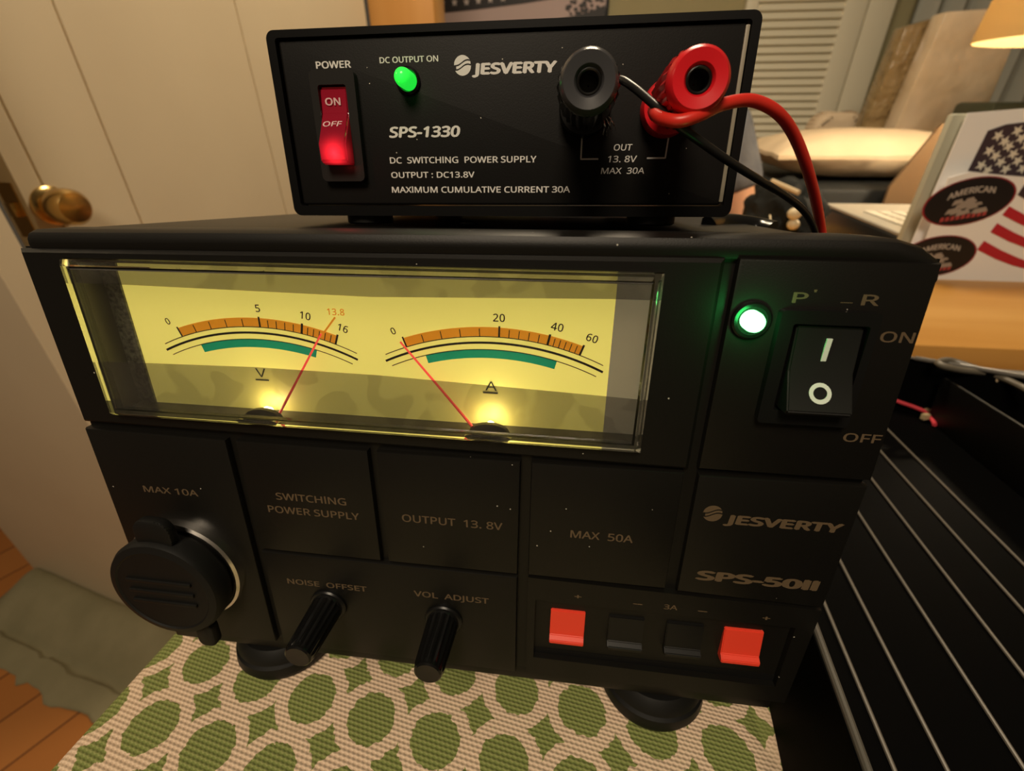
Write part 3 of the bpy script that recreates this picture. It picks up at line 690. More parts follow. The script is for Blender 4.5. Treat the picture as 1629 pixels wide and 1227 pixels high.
# ================================================================== TRAY of cables, right of the supply
TU = Vector((0.988, -0.156, 0)); TV = Vector((0.156, 0.988, 0))
MT = MU @ Matrix((TU, TV, Vector((0, 0, 1)))).transposed().to_4x4()
TRAYM = mat('tray_black', (0.0012, 0.0012, 0.0012), 0.6, spec=0.03)
tray = root('cable_tray', 'black ribbed plastic tray of cables, right of the large supply', 'tray', MT)
b = new()
TP = [(217.6, -120), (560, -120), (562, 278), (470, 322), (386, 363), (330, 385), (222, 392)]
n_ = len(TP)
t = new(); a_ = [t.verts.new((x, y, -21.8)) for x, y in TP]; c_ = [t.verts.new((x, y, -19.8)) for x, y in TP]
t.faces.new(a_); t.faces.new(c_)
for k in range(n_): t.faces.new((a_[k], a_[(k + 1) % n_], c_[(k + 1) % n_], c_[k]))
bmesh.ops.recalc_face_normals(t, faces=t.faces); merge(b, t)
def wall(P, z0, z1, th):
    cxp = sum(p[0] for p in P) / len(P); cyp = sum(p[1] for p in P) / len(P)
    inn = []
    for k in range(len(P)):
        p0, p1, p2 = (Vector(P[(k + q) % len(P)]) for q in (-1, 0, 1))
        d1 = (p1 - p0).normalized(); d2 = (p2 - p1).normalized(); n1 = Vector((-d1.y, d1.x)); n2 = Vector((-d2.y, d2.x))
        mi_ = (n1 + n2).normalized(); inn.append(tuple(p1 + mi_ * th / max(mi_.dot(n1), .3)))
    t = new(); r4 = [[t.verts.new((x, y, z)) for x, y in Q] for Q in (P, inn) for z in (z0, z1)]
    o0, o1, i0, i1 = r4; m_ = len(P)
    for k in range(m_):
        j = (k + 1) % m_
        for q in ((o0[k], o0[j], o1[j], o1[k]), (i0[k], i1[k], i1[j], i0[j]), (o1[k], o1[j], i1[j], i1[k]), (o0[k], i0[k], i0[j], o0[j])): t.faces.new(q)
    bmesh.ops.recalc_face_normals(t, faces=t.faces); return t
merge(b, wall(TP, -19.9, 27.0, 2.5))
mk('tray_shell', b, TRAYM, tray)
b = new()
for x in (228.5, 240.6, 252.3, 268.6, 292.7, 315.0, 336.3, 356.8): 
    ymax = {336.3: 338, 356.8: 342}.get(x, 352); tube(b, [(x, -112, -19.2), (x, 100, -19.2), (x, ymax, -19.2)], 0.75, 8, n=2)
mk('floor_ribs', b, mat('rib_highlight', (0.12, 0.105, 0.085), 0.4), tray)  # black plastic ribs; the light they catch is put into this paler colour
b = new(); tube(b, [(382, 360, 27.5), (442, 333, 27.5), (560, 278, 27.5)], 1.9, 10, n=3); tube(b, [(219, -118, 27.2), (221, 100, 27.2), (222, 388, 27.2), (330, 383, 27.2), (382, 360, 27.2)], 1.1, 10, n=3)
mk('rim', b, mat('rim_lit', (0.11, 0.10, 0.085), 0.4), tray)  # lit edge of the black tray, painted as a lighter colour
b = new(); box(b, 397.5, 400.0, -110, 345, -19.8, 18.0, .8)
mk('divider', b, mat('divider_black', (0.003, 0.003, 0.0025), 0.5, spec=.15), tray)
def UT(px, py, z): # pixel on the plane z (m, supply frame) -> world
    d = RU.transposed() @ ray(px, py); camU = RU.transposed() @ (CAM - OU)
    return MU @ (camU + d * ((z - camU.z) / d.z))
def cable(name, pts, r, m, label, cat, **k):
    b = new(); tube(b, [UT(*p) for p in pts], r, 10, n=10, **k)
    return tag(mk(name, b, m, scale=1), label, cat)
cable('cable', [(1660, 634, .020), (1640, 624, .021), (1605, 606, .023), (1570, 594, .0245), (1530, 589, .026), (1502, 583, .0285), (1492, 577, .0295), (1508, 573, .0300), (1532, 579, .0285), (1560, 588, .0265), (1590, 592, .0265), (1640, 596, .0285)], 0.0024, mat('cable_dark_grey', (0.12, 0.105, 0.08), 0.35),
      'black doubled back cable loop at the far end of the tray', 'cable')
cable('cable', [(1588, 600, .0235), (1586, 607, .020), (1592, 620, .013), (1606, 634, .005), (1629, 648, -.004), (1655, 662, -.012)], 0.0010, mat('cable_tan', (0.55, 0.42, 0.26), 0.4),
      'thin pale tan cable curving down the tray side', 'cable')
cable('wire', [(1400, 628, -.010), (1432, 640, -.012), (1455, 648, -.014), (1472, 656, -.0155), (1484, 670, -.017), (1487, 676, -.0178)], 0.0016, mat('tray_red_wire', (0.62, 0.05, 0.07), 0.4),
      'short red wire lying in the black tray', 'wire')
b = new()
c0 = UT(1480, 655, -.0165); ex = (UT(1490, 652, -.0165) - c0).normalized(); 
for i_, (px, py, sz) in enumerate(((1480, 655, 0.006), (1472, 663, 0.004))):
    c0 = UT(px, py, -.0155)
    t = new(); bmesh.ops.create_cube(t, size=1.0)
    for v in t.verts: v.co = Vector((v.co.x * sz * 1.6, v.co.y * sz, v.co.z * 0.005)) 
    bmesh.ops.bevel(t, geom=list(t.edges), offset=0.0006, segments=2, affect='EDGES')
    bmesh.ops.rotate(t, cent=(0, 0, 0), matrix=RU @ Matrix.Rotation(0.4, 3, 'Z'), verts=t.verts)
    for v in t.verts: v.co += c0
    merge(b, t)
tag(mk('wire_connector', b, mat('connector_tan', (0.42, 0.33, 0.19), 0.5), scale=1), 'small tan plug on the red wire in the tray', 'connector')

# ================================================================== DESK, laptop, stickers
desk = root('desk', 'orange wooden desk behind the tray', 'desk', loc=(0.9, 0.73, 0))
b = new(); box(b, -0.86, 0.6, -0.273, 0.29, 0.815, 0.845, 0.004)
DW = noise_var(mat('desk_wood', (0.5, 0.25, 0.07), 0.35), 14, (0.48, 0.23, 0.05, 1), (0.62, 0.34, 0.10, 1), stretch=(0.12, 1, 1))
mk('desk_top', b, DW, desk, scale=1)
for x in (-0.8, 0.54):
    for y in (-0.22, 0.24):
        b = new(); box(b, x - .025, x + .025, y - .025, y + .025, 0, 0.815, .003); mk('leg', b, DW, desk, scale=1)
lap = root('laptop', 'open silver and black laptop seen from behind its lid', 'laptop', loc=(0.445, 0.70, 0.845))
b = new(); box(b, 0.0, 0.27, 0.012, 0.240, 0.004, 0.046, 0.004); mk('base', b, mat('laptop_black', (0.012, 0.012, 0.011), .35), lap, scale=1)
b = new(); box(b, 0.003, 0.267, 0.014, 0.237, 0.046, 0.051, 0.0015); dk = mk('deck', b, mat('laptop_silver', (0.50, 0.46, 0.38), .4, .4), lap, scale=1)
b = new()
for r_ in range(6):
    for c_ in range(11):
        x0 = 0.028 + c_ * 0.0205; y0 = 0.045 + r_ * 0.0195
        box(b, x0, x0 + .0155, y0, y0 + .0165, .0508, .0535, .001, 1)
mk('keyboard', b, mat('key_silver', (0.62, 0.57, 0.46), .4), dk, scale=1)
b = new(); box(b, 0.0, 0.27, -0.001, 0.010, 0.004, 0.192, 0.003); mk('lid', b, mat('lid_grey_green', (0.42, 0.42, 0.33), .45), lap, scale=1)
for x in (0.06, 0.21):
    b = new(); tube(b, [(x - .02, 0.008, 0.044), (x, 0.008, 0.044), (x + .02, 0.008, 0.044)], 0.005, 10, n=2); mk('hinge', b, BLK_S, lap, scale=1)

PAPER = mat('sticker_sheet_white', (0.92, 0.92, 0.91), 0.55)
NAVY = mat('flag_navy', (0.055, 0.035, 0.045), 0.5); FRED = mat('flag_red', (0.50, 0.02, 0.035), 0.5); FWH = mat('flag_white', (0.78, 0.72, 0.60), 0.5)
OVB = mat('sticker_black', (0.012, 0.010, 0.011), 0.4); OVR = mat('sticker_red', (0.30, 0.02, 0.03), 0.5); OVG = mat('sticker_grey', (0.42, 0.38, 0.34), 0.5)
def sheet(name, corners, Y, label):
    r = root(name, label, 'sticker sheet', loc=(0, Y, 0))
    b = new(); prism(b, [(q.x, q.z) for q in (at(*c, Y) for c in corners)], 0.0, 0.0012); mk('paper', b, PAPER, r, scale=1, smooth=False)
    return r
def pp(px, py, Y): q = at(px, py, Y); return (q.x, q.z)
YB = 0.688
zb_ = at(1480, 449, YB)
sb_ = sheet('sticker_sheet', [(1449, 389), (1540, 180), (1690, 168), (1690, 400)], YB, 'white sheet with dark starry flag sticker, leaning on the laptop lid')
b = new()
quads(b, [pp(*c, YB) for c in ((1539, 272), (1571, 208), (1600, 198), (1640, 193), (1690, 196), (1690, 285), (1600, 279))], -0.0006)
def star(b, c, r, y, mi, rot=0.0):
    P = []
    for k in range(10):
        rr = r if k % 2 == 0 else r * .42; a = math.pi / 2 + rot + k * math.pi / 5; P.append((c[0] + rr * math.cos(a), c[1] + rr * math.sin(a)))
    quads(b, P, y, mi)
for c in ((1587, 216), (1597, 225), (1604, 233), (1611, 245), (1618, 256), (1626, 268), (1573, 240), (1583, 248), (1591, 258), (1599, 269), (1560, 263), (1570, 271), (1618, 208), (1624, 220), (1632, 232), (1640, 246), (1640, 215)):
    star(b, pp(*c, YB), 0.0067, -0.0009, 1, -.35)
mk('flag_sticker', b, [NAVY, FWH], sb_, scale=1, smooth=False)
YF = 0.672
sf_ = sheet('sticker_sheet', [(1450, 444), (1509, 283), (1541, 274), (1700, 288), (1700, 458)], YF, 'white sheet with black oval stickers and red striped flag, before the starry sheet')
def oval(cpx, rx, rz, rot, parent, word, name='oval_sticker'):
    b = new(); C_ = pp(*cpx, YF); N = 40
    ca, sa = math.cos(rot), math.sin(rot)
    def el(k, s): a = 2 * math.pi * k / N; x, z = rx * s * math.cos(a), rz * s * math.sin(a); return (C_[0] + x * ca - z * sa, C_[1] + x * sa + z * ca)
    quads(b, [el(k, 1) for k in range(N)], -0.0004, 1); quads(b, [el(k, .955) for k in range(N)], -0.0007, 0)
    t = new(); letters(t, word, -rx * .5, rx * .52, rz * .18, rz * .36, -0.001, mi=2, bold=.03, thick=.0002)
    for v in t.verts:
        x, z = v.co.x, v.co.z; z += rz * .18 * (1 - (x / (rx * .55)) ** 2)
        v.co = Vector((C_[0] + x * ca - z * sa, v.co.y, C_[1] + x * sa + z * ca))
    merge(b, t, 2)
    random.seed(3)
    for k in range(15):      # pale figure in the middle
        x, z = random.gauss(0, rx * .17), random.gauss(-rz * .12, rz * .16); w_, h_ = rx * random.uniform(.06, .2), rz * random.uniform(.06, .13)
        quads(b, [(C_[0] + (x + q[0]) * ca - (z + q[1]) * sa, C_[1] + (x + q[0]) * sa + (z + q[1]) * ca) for q in ((-w_, -h_), (w_, -h_ * .4), (w_ * .7, h_), (-w_ * .6, h_ * .7))], -0.0010 - k * 1e-5, 3)
    for k in range(9):       # small red line of print below
        x = -rx * .5 + k * rx * .115; z = -rz * .62
        quads(b, [(C_[0] + (x + q[0]) * ca - (z + q[1]) * sa, C_[1] + (x + q[0]) * sa + (z + q[1]) * ca) for q in ((-rx * .045, -rz * .1), (rx * .04, -rz * .08), (rx * .045, rz * .1), (-rx * .03, rz * .08))], -0.0010, 4)
    return mk(name, b, [OVB, OVR, OVG, mat('sticker_figure', (0.34, 0.29, 0.25), .5), mat('sticker_red_print', (0.42, 0.06, 0.06), .5)], parent, scale=1, smooth=False)
oval((1540, 321), 0.0495, 0.0282, math.radians(11), sf_, 'AMERICAN')
oval((1490, 408), 0.0450, 0.0270, math.radians(6), sf_, 'AMERICAN')
b = new()
def stripe(pts, mi): quads(b, [pp(*c, YF) for c in pts], -0.0005, mi)
stripe([(1618, 310), (1633, 288), (1700, 300), (1700, 332), (1640, 322)], 1)
for L0, dx_, dy_ in (((1597, 334), 0, 0), ((1578, 361), 0, 0), ((1557, 389), 0, 0)):
    x, y = L0; up = [(x + 8, y - 6)] + [(x + 8 + 28 * k, y - 6 + 17 * k - 1.5 * k * k) for k in range(1, 5)]; lo = [(x - 3, y + 8)] + [(x - 3 + 28 * k, y + 8 + 16.5 * k - 1.9 * k * k) for k in range(1, 5)]
    stripe(up + lo[::-1], 0)
mk('flag_sticker', b, [FRED, NAVY], sf_, scale=1, smooth=False)

# ================================================================== things on and behind the desk
# dark bag with pale beads
BAGM = noise_var(mat('black_bag_cloth', (0.01, 0.01, 0.01), 0.8, spec=.2), 30, (0.005, 0.006, 0.005, 1), (0.012, 0.013, 0.012, 1), 0.5, 60)
def blob(name, c, r, m, label, cat, seed=0, amp=.18, sc=3.0, flat=None):
    b = new(); bmesh.ops.create_icosphere(b, subdivisions=4, radius=1.0)
    for v in b.verts:
        d = v.co.normalized(); f = 1 + amp * noise.noise(d * sc + Vector((seed, 0, 0))) + amp * .4 * noise.noise(d * sc * 3 + Vector((seed, 3, 0)))
        v.co = Vector((d.x * r[0] * f, d.y * r[1] * f, d.z * r[2] * f))
        if flat is not None: v.co.z = max(v.co.z, flat)
        v.co += Vector(c)
    return tag(mk(name, b, m, scale=1), label, cat)
bag = blob('bag', (0.337, 0.83, 0.890), (0.052, 0.09, 0.058), BAGM, 'dark crumpled cloth bag on the desk beside the laptop', 'bag', 4, flat=-0.0445)
for i_, (px, py, Yb, r_, lab) in enumerate(((1224, 357, .735, .006, 'small cream bead low by the forearm, beside the dark bag'), (1264, 340, .735, .0085, 'larger cream bead, upper of the two on the dark bag'), (1262, 357, .735, .0075, 'cream bead just below the larger bead on the dark bag'))):
    q = at(px, py, Yb); b = new(); bmesh.ops.create_icosphere(b, subdivisions=3, radius=r_)
    for v in b.verts: v.co = Vector((v.co.x * 1.1, v.co.y, v.co.z)) + q
    tube(b, [q + Vector((0, 0, r_ * .8)), q + Vector((0, 0.004, r_ * 1.5)), q + Vector((.002, 0.012, r_ * 1.7))], .0012, 8)
    tag(mk('bead', b, mat('bead_cream', (0.62, 0.52, 0.33), .4), scale=1), lab, 'bead')
b = new(); p0, p1 = at(1228, 288, .78), at(1271, 307, .74); tube(b, [p0, (p0 + p1) / 2, p1], .0035, 8, n=2)
tag(mk('stick', b, mat('stick_tan', (0.55, 0.42, 0.25), .5), scale=1), 'short tan stick lying on the dark bag', 'stick')
# black strap on top of the large supply's far edge
b = new(); tube(b, [US((1128, 361), .10), US((1150, 357), .11), US((1178, 358), .115), US((1205, 362), .115), US((1226, 367), .11)], .0030, 10, flat=1.6)
tag(mk('strap', b, BLK_G, scale=1), 'glossy black strap lying on top of the large supply', 'strap')
b = new(); q0 = US((733, 358), .075); tube(b, [q0, q0 + Vector((.0025, 0, .0005)), q0 + Vector((.006, .001, -.0002))], lambda s: .0014 - .0006 * s, 8)
tag(mk('screw', b, SILVER, scale=1), 'small silver screw lying under the small supply', 'screw')

# black trunk behind the desk, pillow, boxes
b = new(); box(b, 0.47, 1.5, 1.20, 1.75, 0.0, 0.884, .012)
tag(mk('trunk', b, mat('trunk_black', (0.012, 0.013, 0.012), .6), scale=1), 'black trunk behind the desk under the tan pillow', 'trunk')
PIL = noise_var(mat('pillow_tan', (0.6, 0.45, 0.26), .85), 9, (0.60, 0.46, 0.29, 1), (0.68, 0.53, 0.35, 1), .4, 14, bdist=.01)
b = new(); bmesh.ops.create_cube(b, size=2.0); bmesh.ops.subdivide_edges(b, edges=list(b.edges), cuts=14, use_grid_fill=True)
for v in b.verts:
    x, y, z = v.co; e = max(abs(x), abs(y)); puff = (1 - abs(x) ** 2.6) ** .5 * (1 - abs(y) ** 2.6) ** .5 if e < 1 else 0
    px_, py_ = x * (1 - .06 * (1 - y * y)), y * (1 - .06 * (1 - x * x))
    zz = z * (.08 + .92 * puff); zz += .06 * noise.noise(Vector((x * 3, y * 3, z)))
    v.co = Vector((0.72 + px_ * .25, 1.42 + py_ * .16, 0.940 + zz * .054))
tag(mk('pillow', b, PIL, scale=1), 'puffy tan pillow lying on the black trunk', 'pillow')
# armchair back
ARM = noise_var(mat('beige_upholstery', (0.58, 0.44, 0.29), .9), 40, (0.74, 0.58, 0.40, 1), (0.80, 0.64, 0.45, 1))
ach = root('armchair', 'beige armchair with rounded back behind the pillow', 'armchair', loc=(0.95, 2.0, 0))
b = new(); prism(b, rrect(-0.17, -0.01, 0.35, 1.022, .05), -0.14, -0.05, .025, 3); mk('backrest', b, ARM, ach, scale=1)
b = new(); box(b, -0.21, 0.35, -0.05, 0.18, .22, .42, .04, 3); mk('seat', b, ARM, ach, scale=1)
for x in (-.18, .32):
    for y in (-.02, .15):
        b = new(); box(b, x - .02, x + .02, y - .02, y + .02, 0, .225, .003); mk('leg', b, WOODM, ach, scale=1)
# plastic-wrapped box
CARD = noise_var(mat('cardboard_brown', (0.25, 0.14, 0.06), .75), 5, (0.15, 0.088, 0.04, 1), (0.18, 0.11, 0.05, 1))
WRAP = noise_var(mat('wrapped_cardboard', (0.45, 0.31, 0.17), .25, coat=.8), 9, (0.60, 0.45, 0.28, 1), (0.74, 0.59, 0.42, 1), .45, 13, bdist=.02)
def wrapped(px, y0, y1, m, label):
    q = [at(*c, y0) for c in px]; L0, L1, R1, R0 = q     # left foot, left top, right top, right foot: carried down to the trunk lid
    for a_, c_ in ((L0, L1), (R0, R1)):
        d = (c_ - a_); a_ += d * ((0.887 - a_.z) / d.z)
    b = new(); prism(b, [(k.x, k.z) for k in (L0, L1, R1, R0)], y0, y1, .006)
    return tag(mk('box', b, m, scale=1), label, 'box')
wrapped([(1423, 205), (1506, 18), (1640, 8), (1575, 165)], 1.60, 1.66, WRAP, 'tall brown box in shiny clear wrap standing behind the pillow')
wrapped([(1374, 205), (1442, 42), (1497, 25), (1421, 205)], 1.675, 1.735, noise_var(mat('wrapped_cardboard_shaded', (0.3, 0.2, 0.09), .3, coat=.6), 14, (0.26, 0.17, 0.07, 1), (0.33, 0.23, 0.11, 1), .8, 26, bdist=.02), 'shaded left side of the tall wrapped box, shade in its dark brown')  # the tall box's shaded side, its shade put into a darker brown
b = new(); q = [at(*c, 1.14) for c in ((1500, 196), (1416, 297), (1418, 320), (1560, 320), (1580, 200))]; q[2].z = q[3].z = 0.001
prism(b, [(k.x, k.z) for k in q], 1.140, 1.147)
tag(mk('cardboard_sheet', b, CARD, scale=1, smooth=False), 'plain brown cardboard sheet leaning between pillow and laptop lid', 'cardboard')
b = new(); box(b, 0.985, 1.35, 1.42, 1.56, 0.886, 1.047, .01)
tag(mk('storage_bin', b, mat('bin_dark_green', (0.055, 0.06, 0.035), .5), scale=1), 'dark green storage bin under the lamp', 'bin')
# pleated curtain
b = new(); N = 60; t = new(); P0, P1 = [], []
for k in range(N + 1):
    x = 1.15 + 0.95 * k / N; y = 2.22 + .022 * math.sin(k * 1.25); P0.append((x, y)); 
fr_ = [[t.verts.new((x, y + o_, z)) for x, y in P0] for o_ in (0, .004) for z in (.05, 2.1)]
for A, B_ in ((fr_[0], fr_[1]), (fr_[2], fr_[3])):
    for k in range(N): t.faces.new((A[k], A[k + 1], B_[k + 1], B_[k]))
for A, B_ in ((fr_[0], fr_[2]), (fr_[1], fr_[3])):
    for k in range(N): t.faces.new((A[k], A[k + 1], B_[k + 1], B_[k]))
merge(b, t)
tag(mk('curtain', b, mat('curtain_grey', (0.42, 0.42, 0.36), .6), scale=1), 'pale grey pleated curtain behind the lamp', 'curtain')
# framed flag print on the back wall
q0, q1 = at(600, 38, 2.27), at(968, 20, 2.27)
pic = root('framed_print', 'framed print of a dark starry flag over pale sky on the back wall', 'picture', loc=(0, 2.27, 0))
x0, x1, zc = -0.62, q1.x, at(800, 60, 2.27).z
b = new(); ringprism(b, [(x0, zc - .06), (x1, zc - .06), (x1, zc + .45), (x0, zc + .45)], [(x0 + .012, zc - .048), (x1 - .012, zc - .048), (x1 - .012, zc + .438), (x0 + .012, zc + .438)], 0.0, .029); mk('frame', b, BLK_G, pic, scale=1)
b = new(); YP = 2.27
quads(b, [(x0 + .012, zc - .048), (x1 - .012, zc - .048), (x1 - .012, zc + .438), (x0 + .012, zc + .438)], .012, 0)
quads(b, [pp(*c, 2.28) for c in ((640, 28), (693, 22), (760, 15), (830, 6), (880, -2), (950, -12), (950, -90), (640, -90))], .0105, 1)
for px, py in ((703, 6), (723, 4), (742, 3), (761, 1), (780, -1), (800, -3), (712, -10), (733, -12), (752, -14)): star(b, pp(px, py, 2.279), .0135, .0098, 2)
random.seed(11)
for k in range(60):
    px, py = random.uniform(902, 962), random.uniform(-12, 24); px = max(px, 895 + py * .6); s = random.uniform(1.0, 4.5)
    quads(b, [pp(px + s * math.cos(a), py + s * random.uniform(.6, 1) * math.sin(a), 2.279) for a in (0, 1, 2, 3, 4, 5)], .0095 - k * 2e-6, 1)
quads(b, [pp(*c, 2.279) for c in ((880, 32), (935, 20), (963, 8), (963, 40), (880, 40))], .0094, 1)
mk('print', b, [mat('print_pink_sky', (0.55, 0.42, 0.40), .6), mat('print_black', (0.02, 0.016, 0.018), .5), mat('print_star', (0.6, 0.52, 0.5), .6)], pic, scale=1, smooth=False)

# table lamp, upper right
LX, LY, LZ = 0.775, 0.96, 1.130
lamp = root('table_lamp', 'lit table lamp with warm tan drum shade', 'lamp', loc=(LX, LY, 0))
b = new(); R0, R1, H = .155, .138, .17
lathe(b, [(R0, LZ), (R1, LZ + H), (R1 - .002, LZ + H), (R0 - .002, LZ)], 0, 0, 64, axis='Z', capped=False)
t = b
bmesh.ops.remove_doubles(b, verts=b.verts, dist=1e-6)
shm = mat('lamp_shade', (0.42, 0.30, 0.14), .8)
n, l, p = nodes(shm); outn = [x for x in n if x.type == 'OUTPUT_MATERIAL'][0]
tl = add(n, 'ShaderNodeBsdfTranslucent'); tl.inputs[0].default_value = (0.50, 0.36, 0.15, 1)
mm = add(n, 'ShaderNodeMixShader'); mm.inputs[0].default_value = 0.35; l.new(p.outputs[0], mm.inputs[1]); l.new(tl.outputs[0], mm.inputs[2]); l.new(mm.outputs[0], outn.inputs[0])
mk('lamp_shade', b, shm, lamp, scale=1)
b = new(); tube(b, [(0, 0, .87), (0, 0, 1.0), (0, 0, LZ + .06)], .009, 12, n=2); mk('pole', b, BRASS, lamp, scale=1)
b = new(); lathe(b, [(.05, .845), (.05, .857), (.03, .868), (.012, .885)], 0, 0, 40, axis='Z'); mk('base', b, BRASS, lamp, scale=1)
b = new(); bmesh.ops.create_icosphere(b, subdivisions=3, radius=.027)
for v in b.verts: v.co.z += LZ + .095
bu = mk('bulb', b, mat('lamp_bulb', (1, .9, .7), .3, emit=(1, .72, .38), estr=20), lamp, scale=1)
bl = bpy.data.lights.new('lamp_light', 'POINT'); bl.energy = 14.0; bl.color = (1.0, 0.80, 0.54); bl.shadow_soft_size = .03
bo = bpy.data.objects.new('lamp_light', bl); COL.objects.link(bo); bo.parent = lamp; bo.location = (0, 0, LZ + .055)

# ================================================================== cloth along the foot of the wall behind the door
b = new(); NX, NY = 40, 26; g_ = []
prof = [(0.0, .030), (.012, .052), (.035, .056), (.065, .048), (.095, .036), (.12, .024), (.135, .013), (.143, .009), (.15, .016), (.165, .014), (.185, .008), (.20, .004)]
for i in range(NX + 1):
    s = i / NX; row = []
    for j in range(NY + 1):
        tt = j / NY * (len(prof) - 1); k = min(int(tt), len(prof) - 2); f = tt - k
        dd_, zz = prof[k][0] * (1 - f) + prof[k + 1][0] * f, prof[k][1] * (1 - f) + prof[k + 1][1] * f
        nzv = noise.noise(Vector((s * 6, dd_ * 14, 1.7)))
        zz = max(zz + .007 * nzv, .003); dd_ += (.018 * noise.noise(Vector((s * 9, 5, 0))) + .010 * noise.noise(Vector((s * 30, 9, 0)))) * (j / NY) ** 2
        x = -1.345 + .75 * s - .03 * (j / NY); y = .620 - .222 * (x + 1.33) + .020 - dd_
        e = min(1, s / .06); zz *= .2 + .8 * e
        row.append(b.verts.new((x, y, zz)))
    g_.append(row)
for i in range(NX):
    for j in range(NY): b.faces.new((g_[i][j], g_[i + 1][j], g_[i + 1][j + 1], g_[i][j + 1]))
clm = noise_var(mat('grey_green_cloth', (0.3, 0.26, 0.15), .9), 12, (0.24, 0.215, 0.12, 1), (0.30, 0.265, 0.155, 1), .3, 60, bdist=.004)
co_ = mk('draught_cloth', b, clm, scale=1); tag(co_, 'grey green cloth rolled along the foot of the wall behind the door', 'cloth')
sm_ = co_.modifiers.new('thickness', 'SOLIDIFY'); sm_.thickness = .004

# ================================================================== person behind the desk
SKIN = mat('skin', (0.62, 0.33, 0.20), .5, sss=.15); SHIRT = noise_var(mat('grey_blue_shirt', (0.16, 0.17, 0.20), .85), 30, (0.10, 0.105, 0.12, 1), (0.135, 0.14, 0.155, 1), .4, 24, bdist=.01)
per = root('person', 'person in a grey blue short-sleeved shirt sitting behind the small supply', 'person', loc=(0, 0, 0))
def skin(name, verts, edges, radii, m, parent, rootv=0, lv=2):
    me = bpy.data.meshes.new(name); me.from_pydata([Vector(v) for v in verts], edges, []); me.materials.append(m)
    o = bpy.data.objects.new(name, me); COL.objects.link(o); o.parent = parent
    sk = o.modifiers.new('skin', 'SKIN'); sk.use_smooth_shade = True
    for i_, r in enumerate(radii):
        d = me.skin_vertices[0].data[i_]; d.radius = (r if isinstance(r, tuple) else (r, r)); d.use_root = (i_ == rootv)
    ss = o.modifiers.new('sub', 'SUBSURF'); ss.levels = lv; ss.render_levels = lv
    return o
V, E_, R_ = [], [], []
def J(p, r, parent=None):
    V.append(p); R_.append(r); i_ = len(V) - 1
    if parent is not None: E_.append((parent, i_))
    return i_
bx, by = 0.155, 1.20
pel = J((bx, by + .04, .56), (.15, .11)); sp1 = J((bx, by + .03, .68), (.135, .10), pel); sp2 = J((bx, by + .01, .82), (.15, .11), sp1); ch = J((bx, by - .02, .93), (.120, .09), sp2)
nk = J((bx - .005, by - .06, 1.00), .055, ch); hd0 = J((bx - .01, by - .105, 1.035), (.062, .075), nk); hd1 = J((bx - .012, by - .125, 1.080), (.072, .088), hd0); hd2 = J((bx - .012, by - .12, 1.128), (.060, .075), hd1)
for sgn in (1, -1):
    shd = J((bx + sgn * .165, by - .02, .970), .050, ch); elb = (bx + sgn * .225, by - .05, .725); um = J((bx + sgn * .205, by - .035, .86), .053, shd); el = J(elb, .044, um)
    wr = J((bx + sgn * .09, by - .21, .665), .029, el); pm = J((bx + sgn * .055, by - .27, .655), (.036, .018), wr)
    for k in range(4):
        fx = bx + sgn * (.055 + .026 - .018 * k); L = (.030, .036, .034, .027)[k]
        f0 = J((fx - sgn * .012, by - .315, .652), .0095, pm); f1 = J((fx - sgn * .018, by - .315 - L, .645), .0085, f0); J((fx - sgn * .022, by - .315 - 1.7 * L, .630), .0075, f1)
    t0 = J((bx + sgn * .025, by - .265, .66), .011, pm); J((bx + sgn * .005, by - .30, .655), .0095, t0)
    hp = J((bx + sgn * .095, by + .0, .545), .085, pel); kn_ = J((bx + sgn * .13, by - .42, .535), .060, hp); sh_ = J((bx + sgn * .13, by - .43, .30), .050, kn_); an = J((bx + sgn * .13, by - .41, .075), .036, sh_); J((bx + sgn * .135, by - .54, .035), .032, an)
body = skin('body', V, E_, R_, SKIN, per)
# face on the bowed head
for ex in (-.028, .028):
    t = new(); bmesh.ops.create_icosphere(t, subdivisions=2, radius=.011)
    for v in t.verts: v.co += Vector((bx - .012 + ex, by - .171, 1.135))
    t2 = new(); bmesh.ops.create_icosphere(t2, subdivisions=2, radius=.0052)
    for v in t2.verts: v.co += Vector((bx - .012 + ex, by - .1775, 1.132))
    merge(t, t2, 1)
    mk('eye', t, [mat('eye_white', (.6, .57, .52), .3), mat('iris_brown', (.04, .02, .01), .2)], per, scale=1).location = (0, -.02, -.056)
b = new(); tube(b, [(bx - .012, by - .185, 1.145), (bx - .012, by - .200, 1.115), (bx - .012, by - .208, 1.100), (bx - .012, by - .190, 1.093)], lambda s: .007 + .006 * s, 10); mk('nose', b, SKIN, per, scale=1).location = (0, -.02, -.056)
b = new(); tube(b, [(bx - .035, by - .174, 1.068), (bx - .012, by - .183, 1.066), (bx + .011, by - .174, 1.068)], .005, 8, flat=1.4); mk('mouth', b, mat('lips', (.45, .16, .12), .5), per, scale=1).location = (0, -.02, -.056)
for sgn in (1, -1):
    b = new(); bmesh.ops.create_icosphere(b, subdivisions=2, radius=1)
    for v in b.verts: v.co = Vector((v.co.x * .008 + bx - .012 + sgn * .079, v.co.y * .016 + by - .095, v.co.z * .028 + 1.12))
    mk('ear', b, SKIN, per, scale=1).location = (0, -.02, -.056)
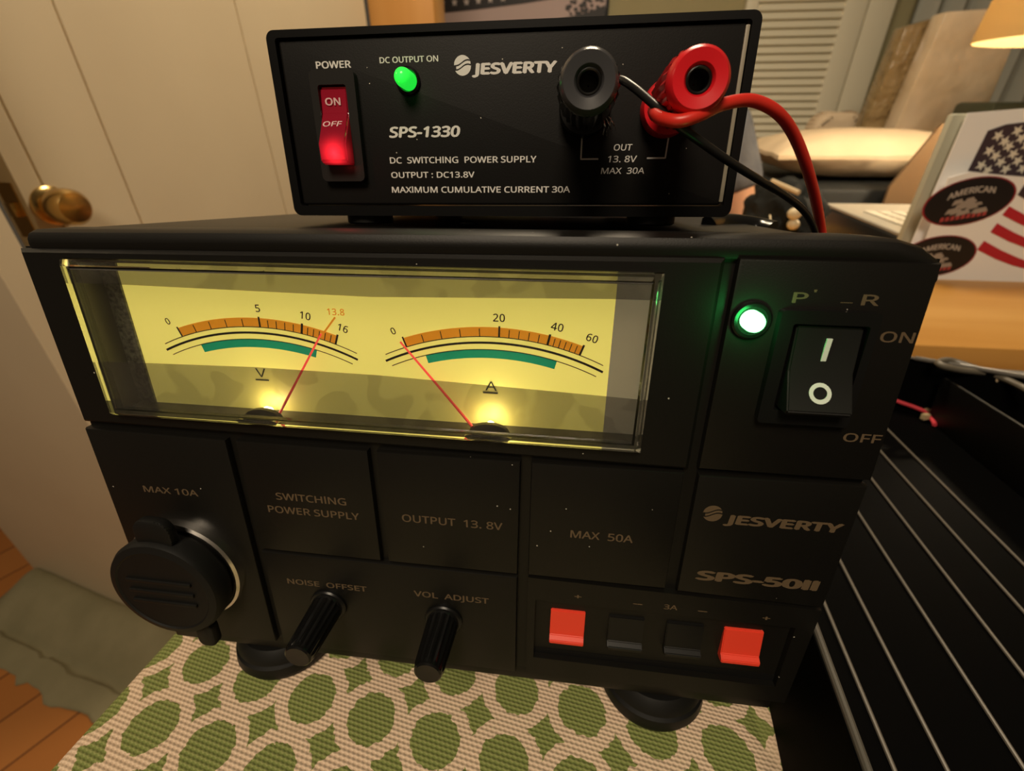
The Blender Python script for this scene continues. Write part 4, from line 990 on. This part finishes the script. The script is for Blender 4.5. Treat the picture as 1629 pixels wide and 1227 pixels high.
b = new(); bmesh.ops.create_icosphere(b, subdivisions=4, radius=1)
for v in b.verts:
    d = v.co.copy(); f = 1 + .04 * noise.noise(d * 9)
    v.co = Vector((d.x * .083 * f + bx - .012, d.y * .098 * f + by - .085, d.z * .078 * f + 1.160))
bmesh.ops.delete(b, geom=[v for v in b.verts if (v.co.y < by - .125 and v.co.z < 1.195) or v.co.z < 1.115], context='VERTS')
mk('hair', b, mat('brown_hair', (.07, .04, .02), .6), per, scale=1).location = (0, -.02, -.056)
# shirt over torso and upper arms
V, E_, R_ = [], [], []
pel = J((bx, by + .04, .555), (.163, .125)); s1 = J((bx, by + .03, .68), (.150, .115), pel); s2 = J((bx, by + .01, .82), (.163, .123), s1); c2 = J((bx, by - .02, .945), (.152, .118), s2); J((bx - .003, by - .035, 1.000), .082, c2)
for sgn in (1, -1):
    a0_ = J((bx + sgn * .163, by - .02, .980), .082, c2); a1_ = J((bx + sgn * .196, by - .031, .895), .070, a0_); J((bx + sgn * .206, by - .037, .872), .068, a1_)
skin('shirt', V, E_, R_, SHIRT, per)
V, E_, R_ = [], [], []
pel = J((bx, by + .04, .548), (.165, .118))
for sgn in (1, -1):
    hp = J((bx + sgn * .095, by + .0, .545), .097, pel); kn_ = J((bx + sgn * .13, by - .42, .535), .074, hp); sh_ = J((bx + sgn * .13, by - .43, .30), .066, kn_); J((bx + sgn * .13, by - .41, .11), .058, sh_)
skin('trousers', V, E_, R_, mat('dark_trousers', (.02, .022, .03), .8), per)
stl = root('stool', 'plain wooden stool under the seated person', 'stool', loc=(bx, by + .04, 0))
b = new(); lathe(b, [(.16, .425), (.17, .435), (.17, .455), (.16, .465)], 0, 0, 40, axis='Z'); mk('seat', b, WOODM, stl, scale=1)
for a in range(4):
    ca, sa = math.cos(.785 + a * 1.571), math.sin(.785 + a * 1.571)
    b = new(); tube(b, [(ca * .11, sa * .11, .43), (ca * .13, sa * .13, .2), (ca * .15, sa * .15, 0.0)], .015, 10, n=2); mk('leg', b, WOODM, stl, scale=1)
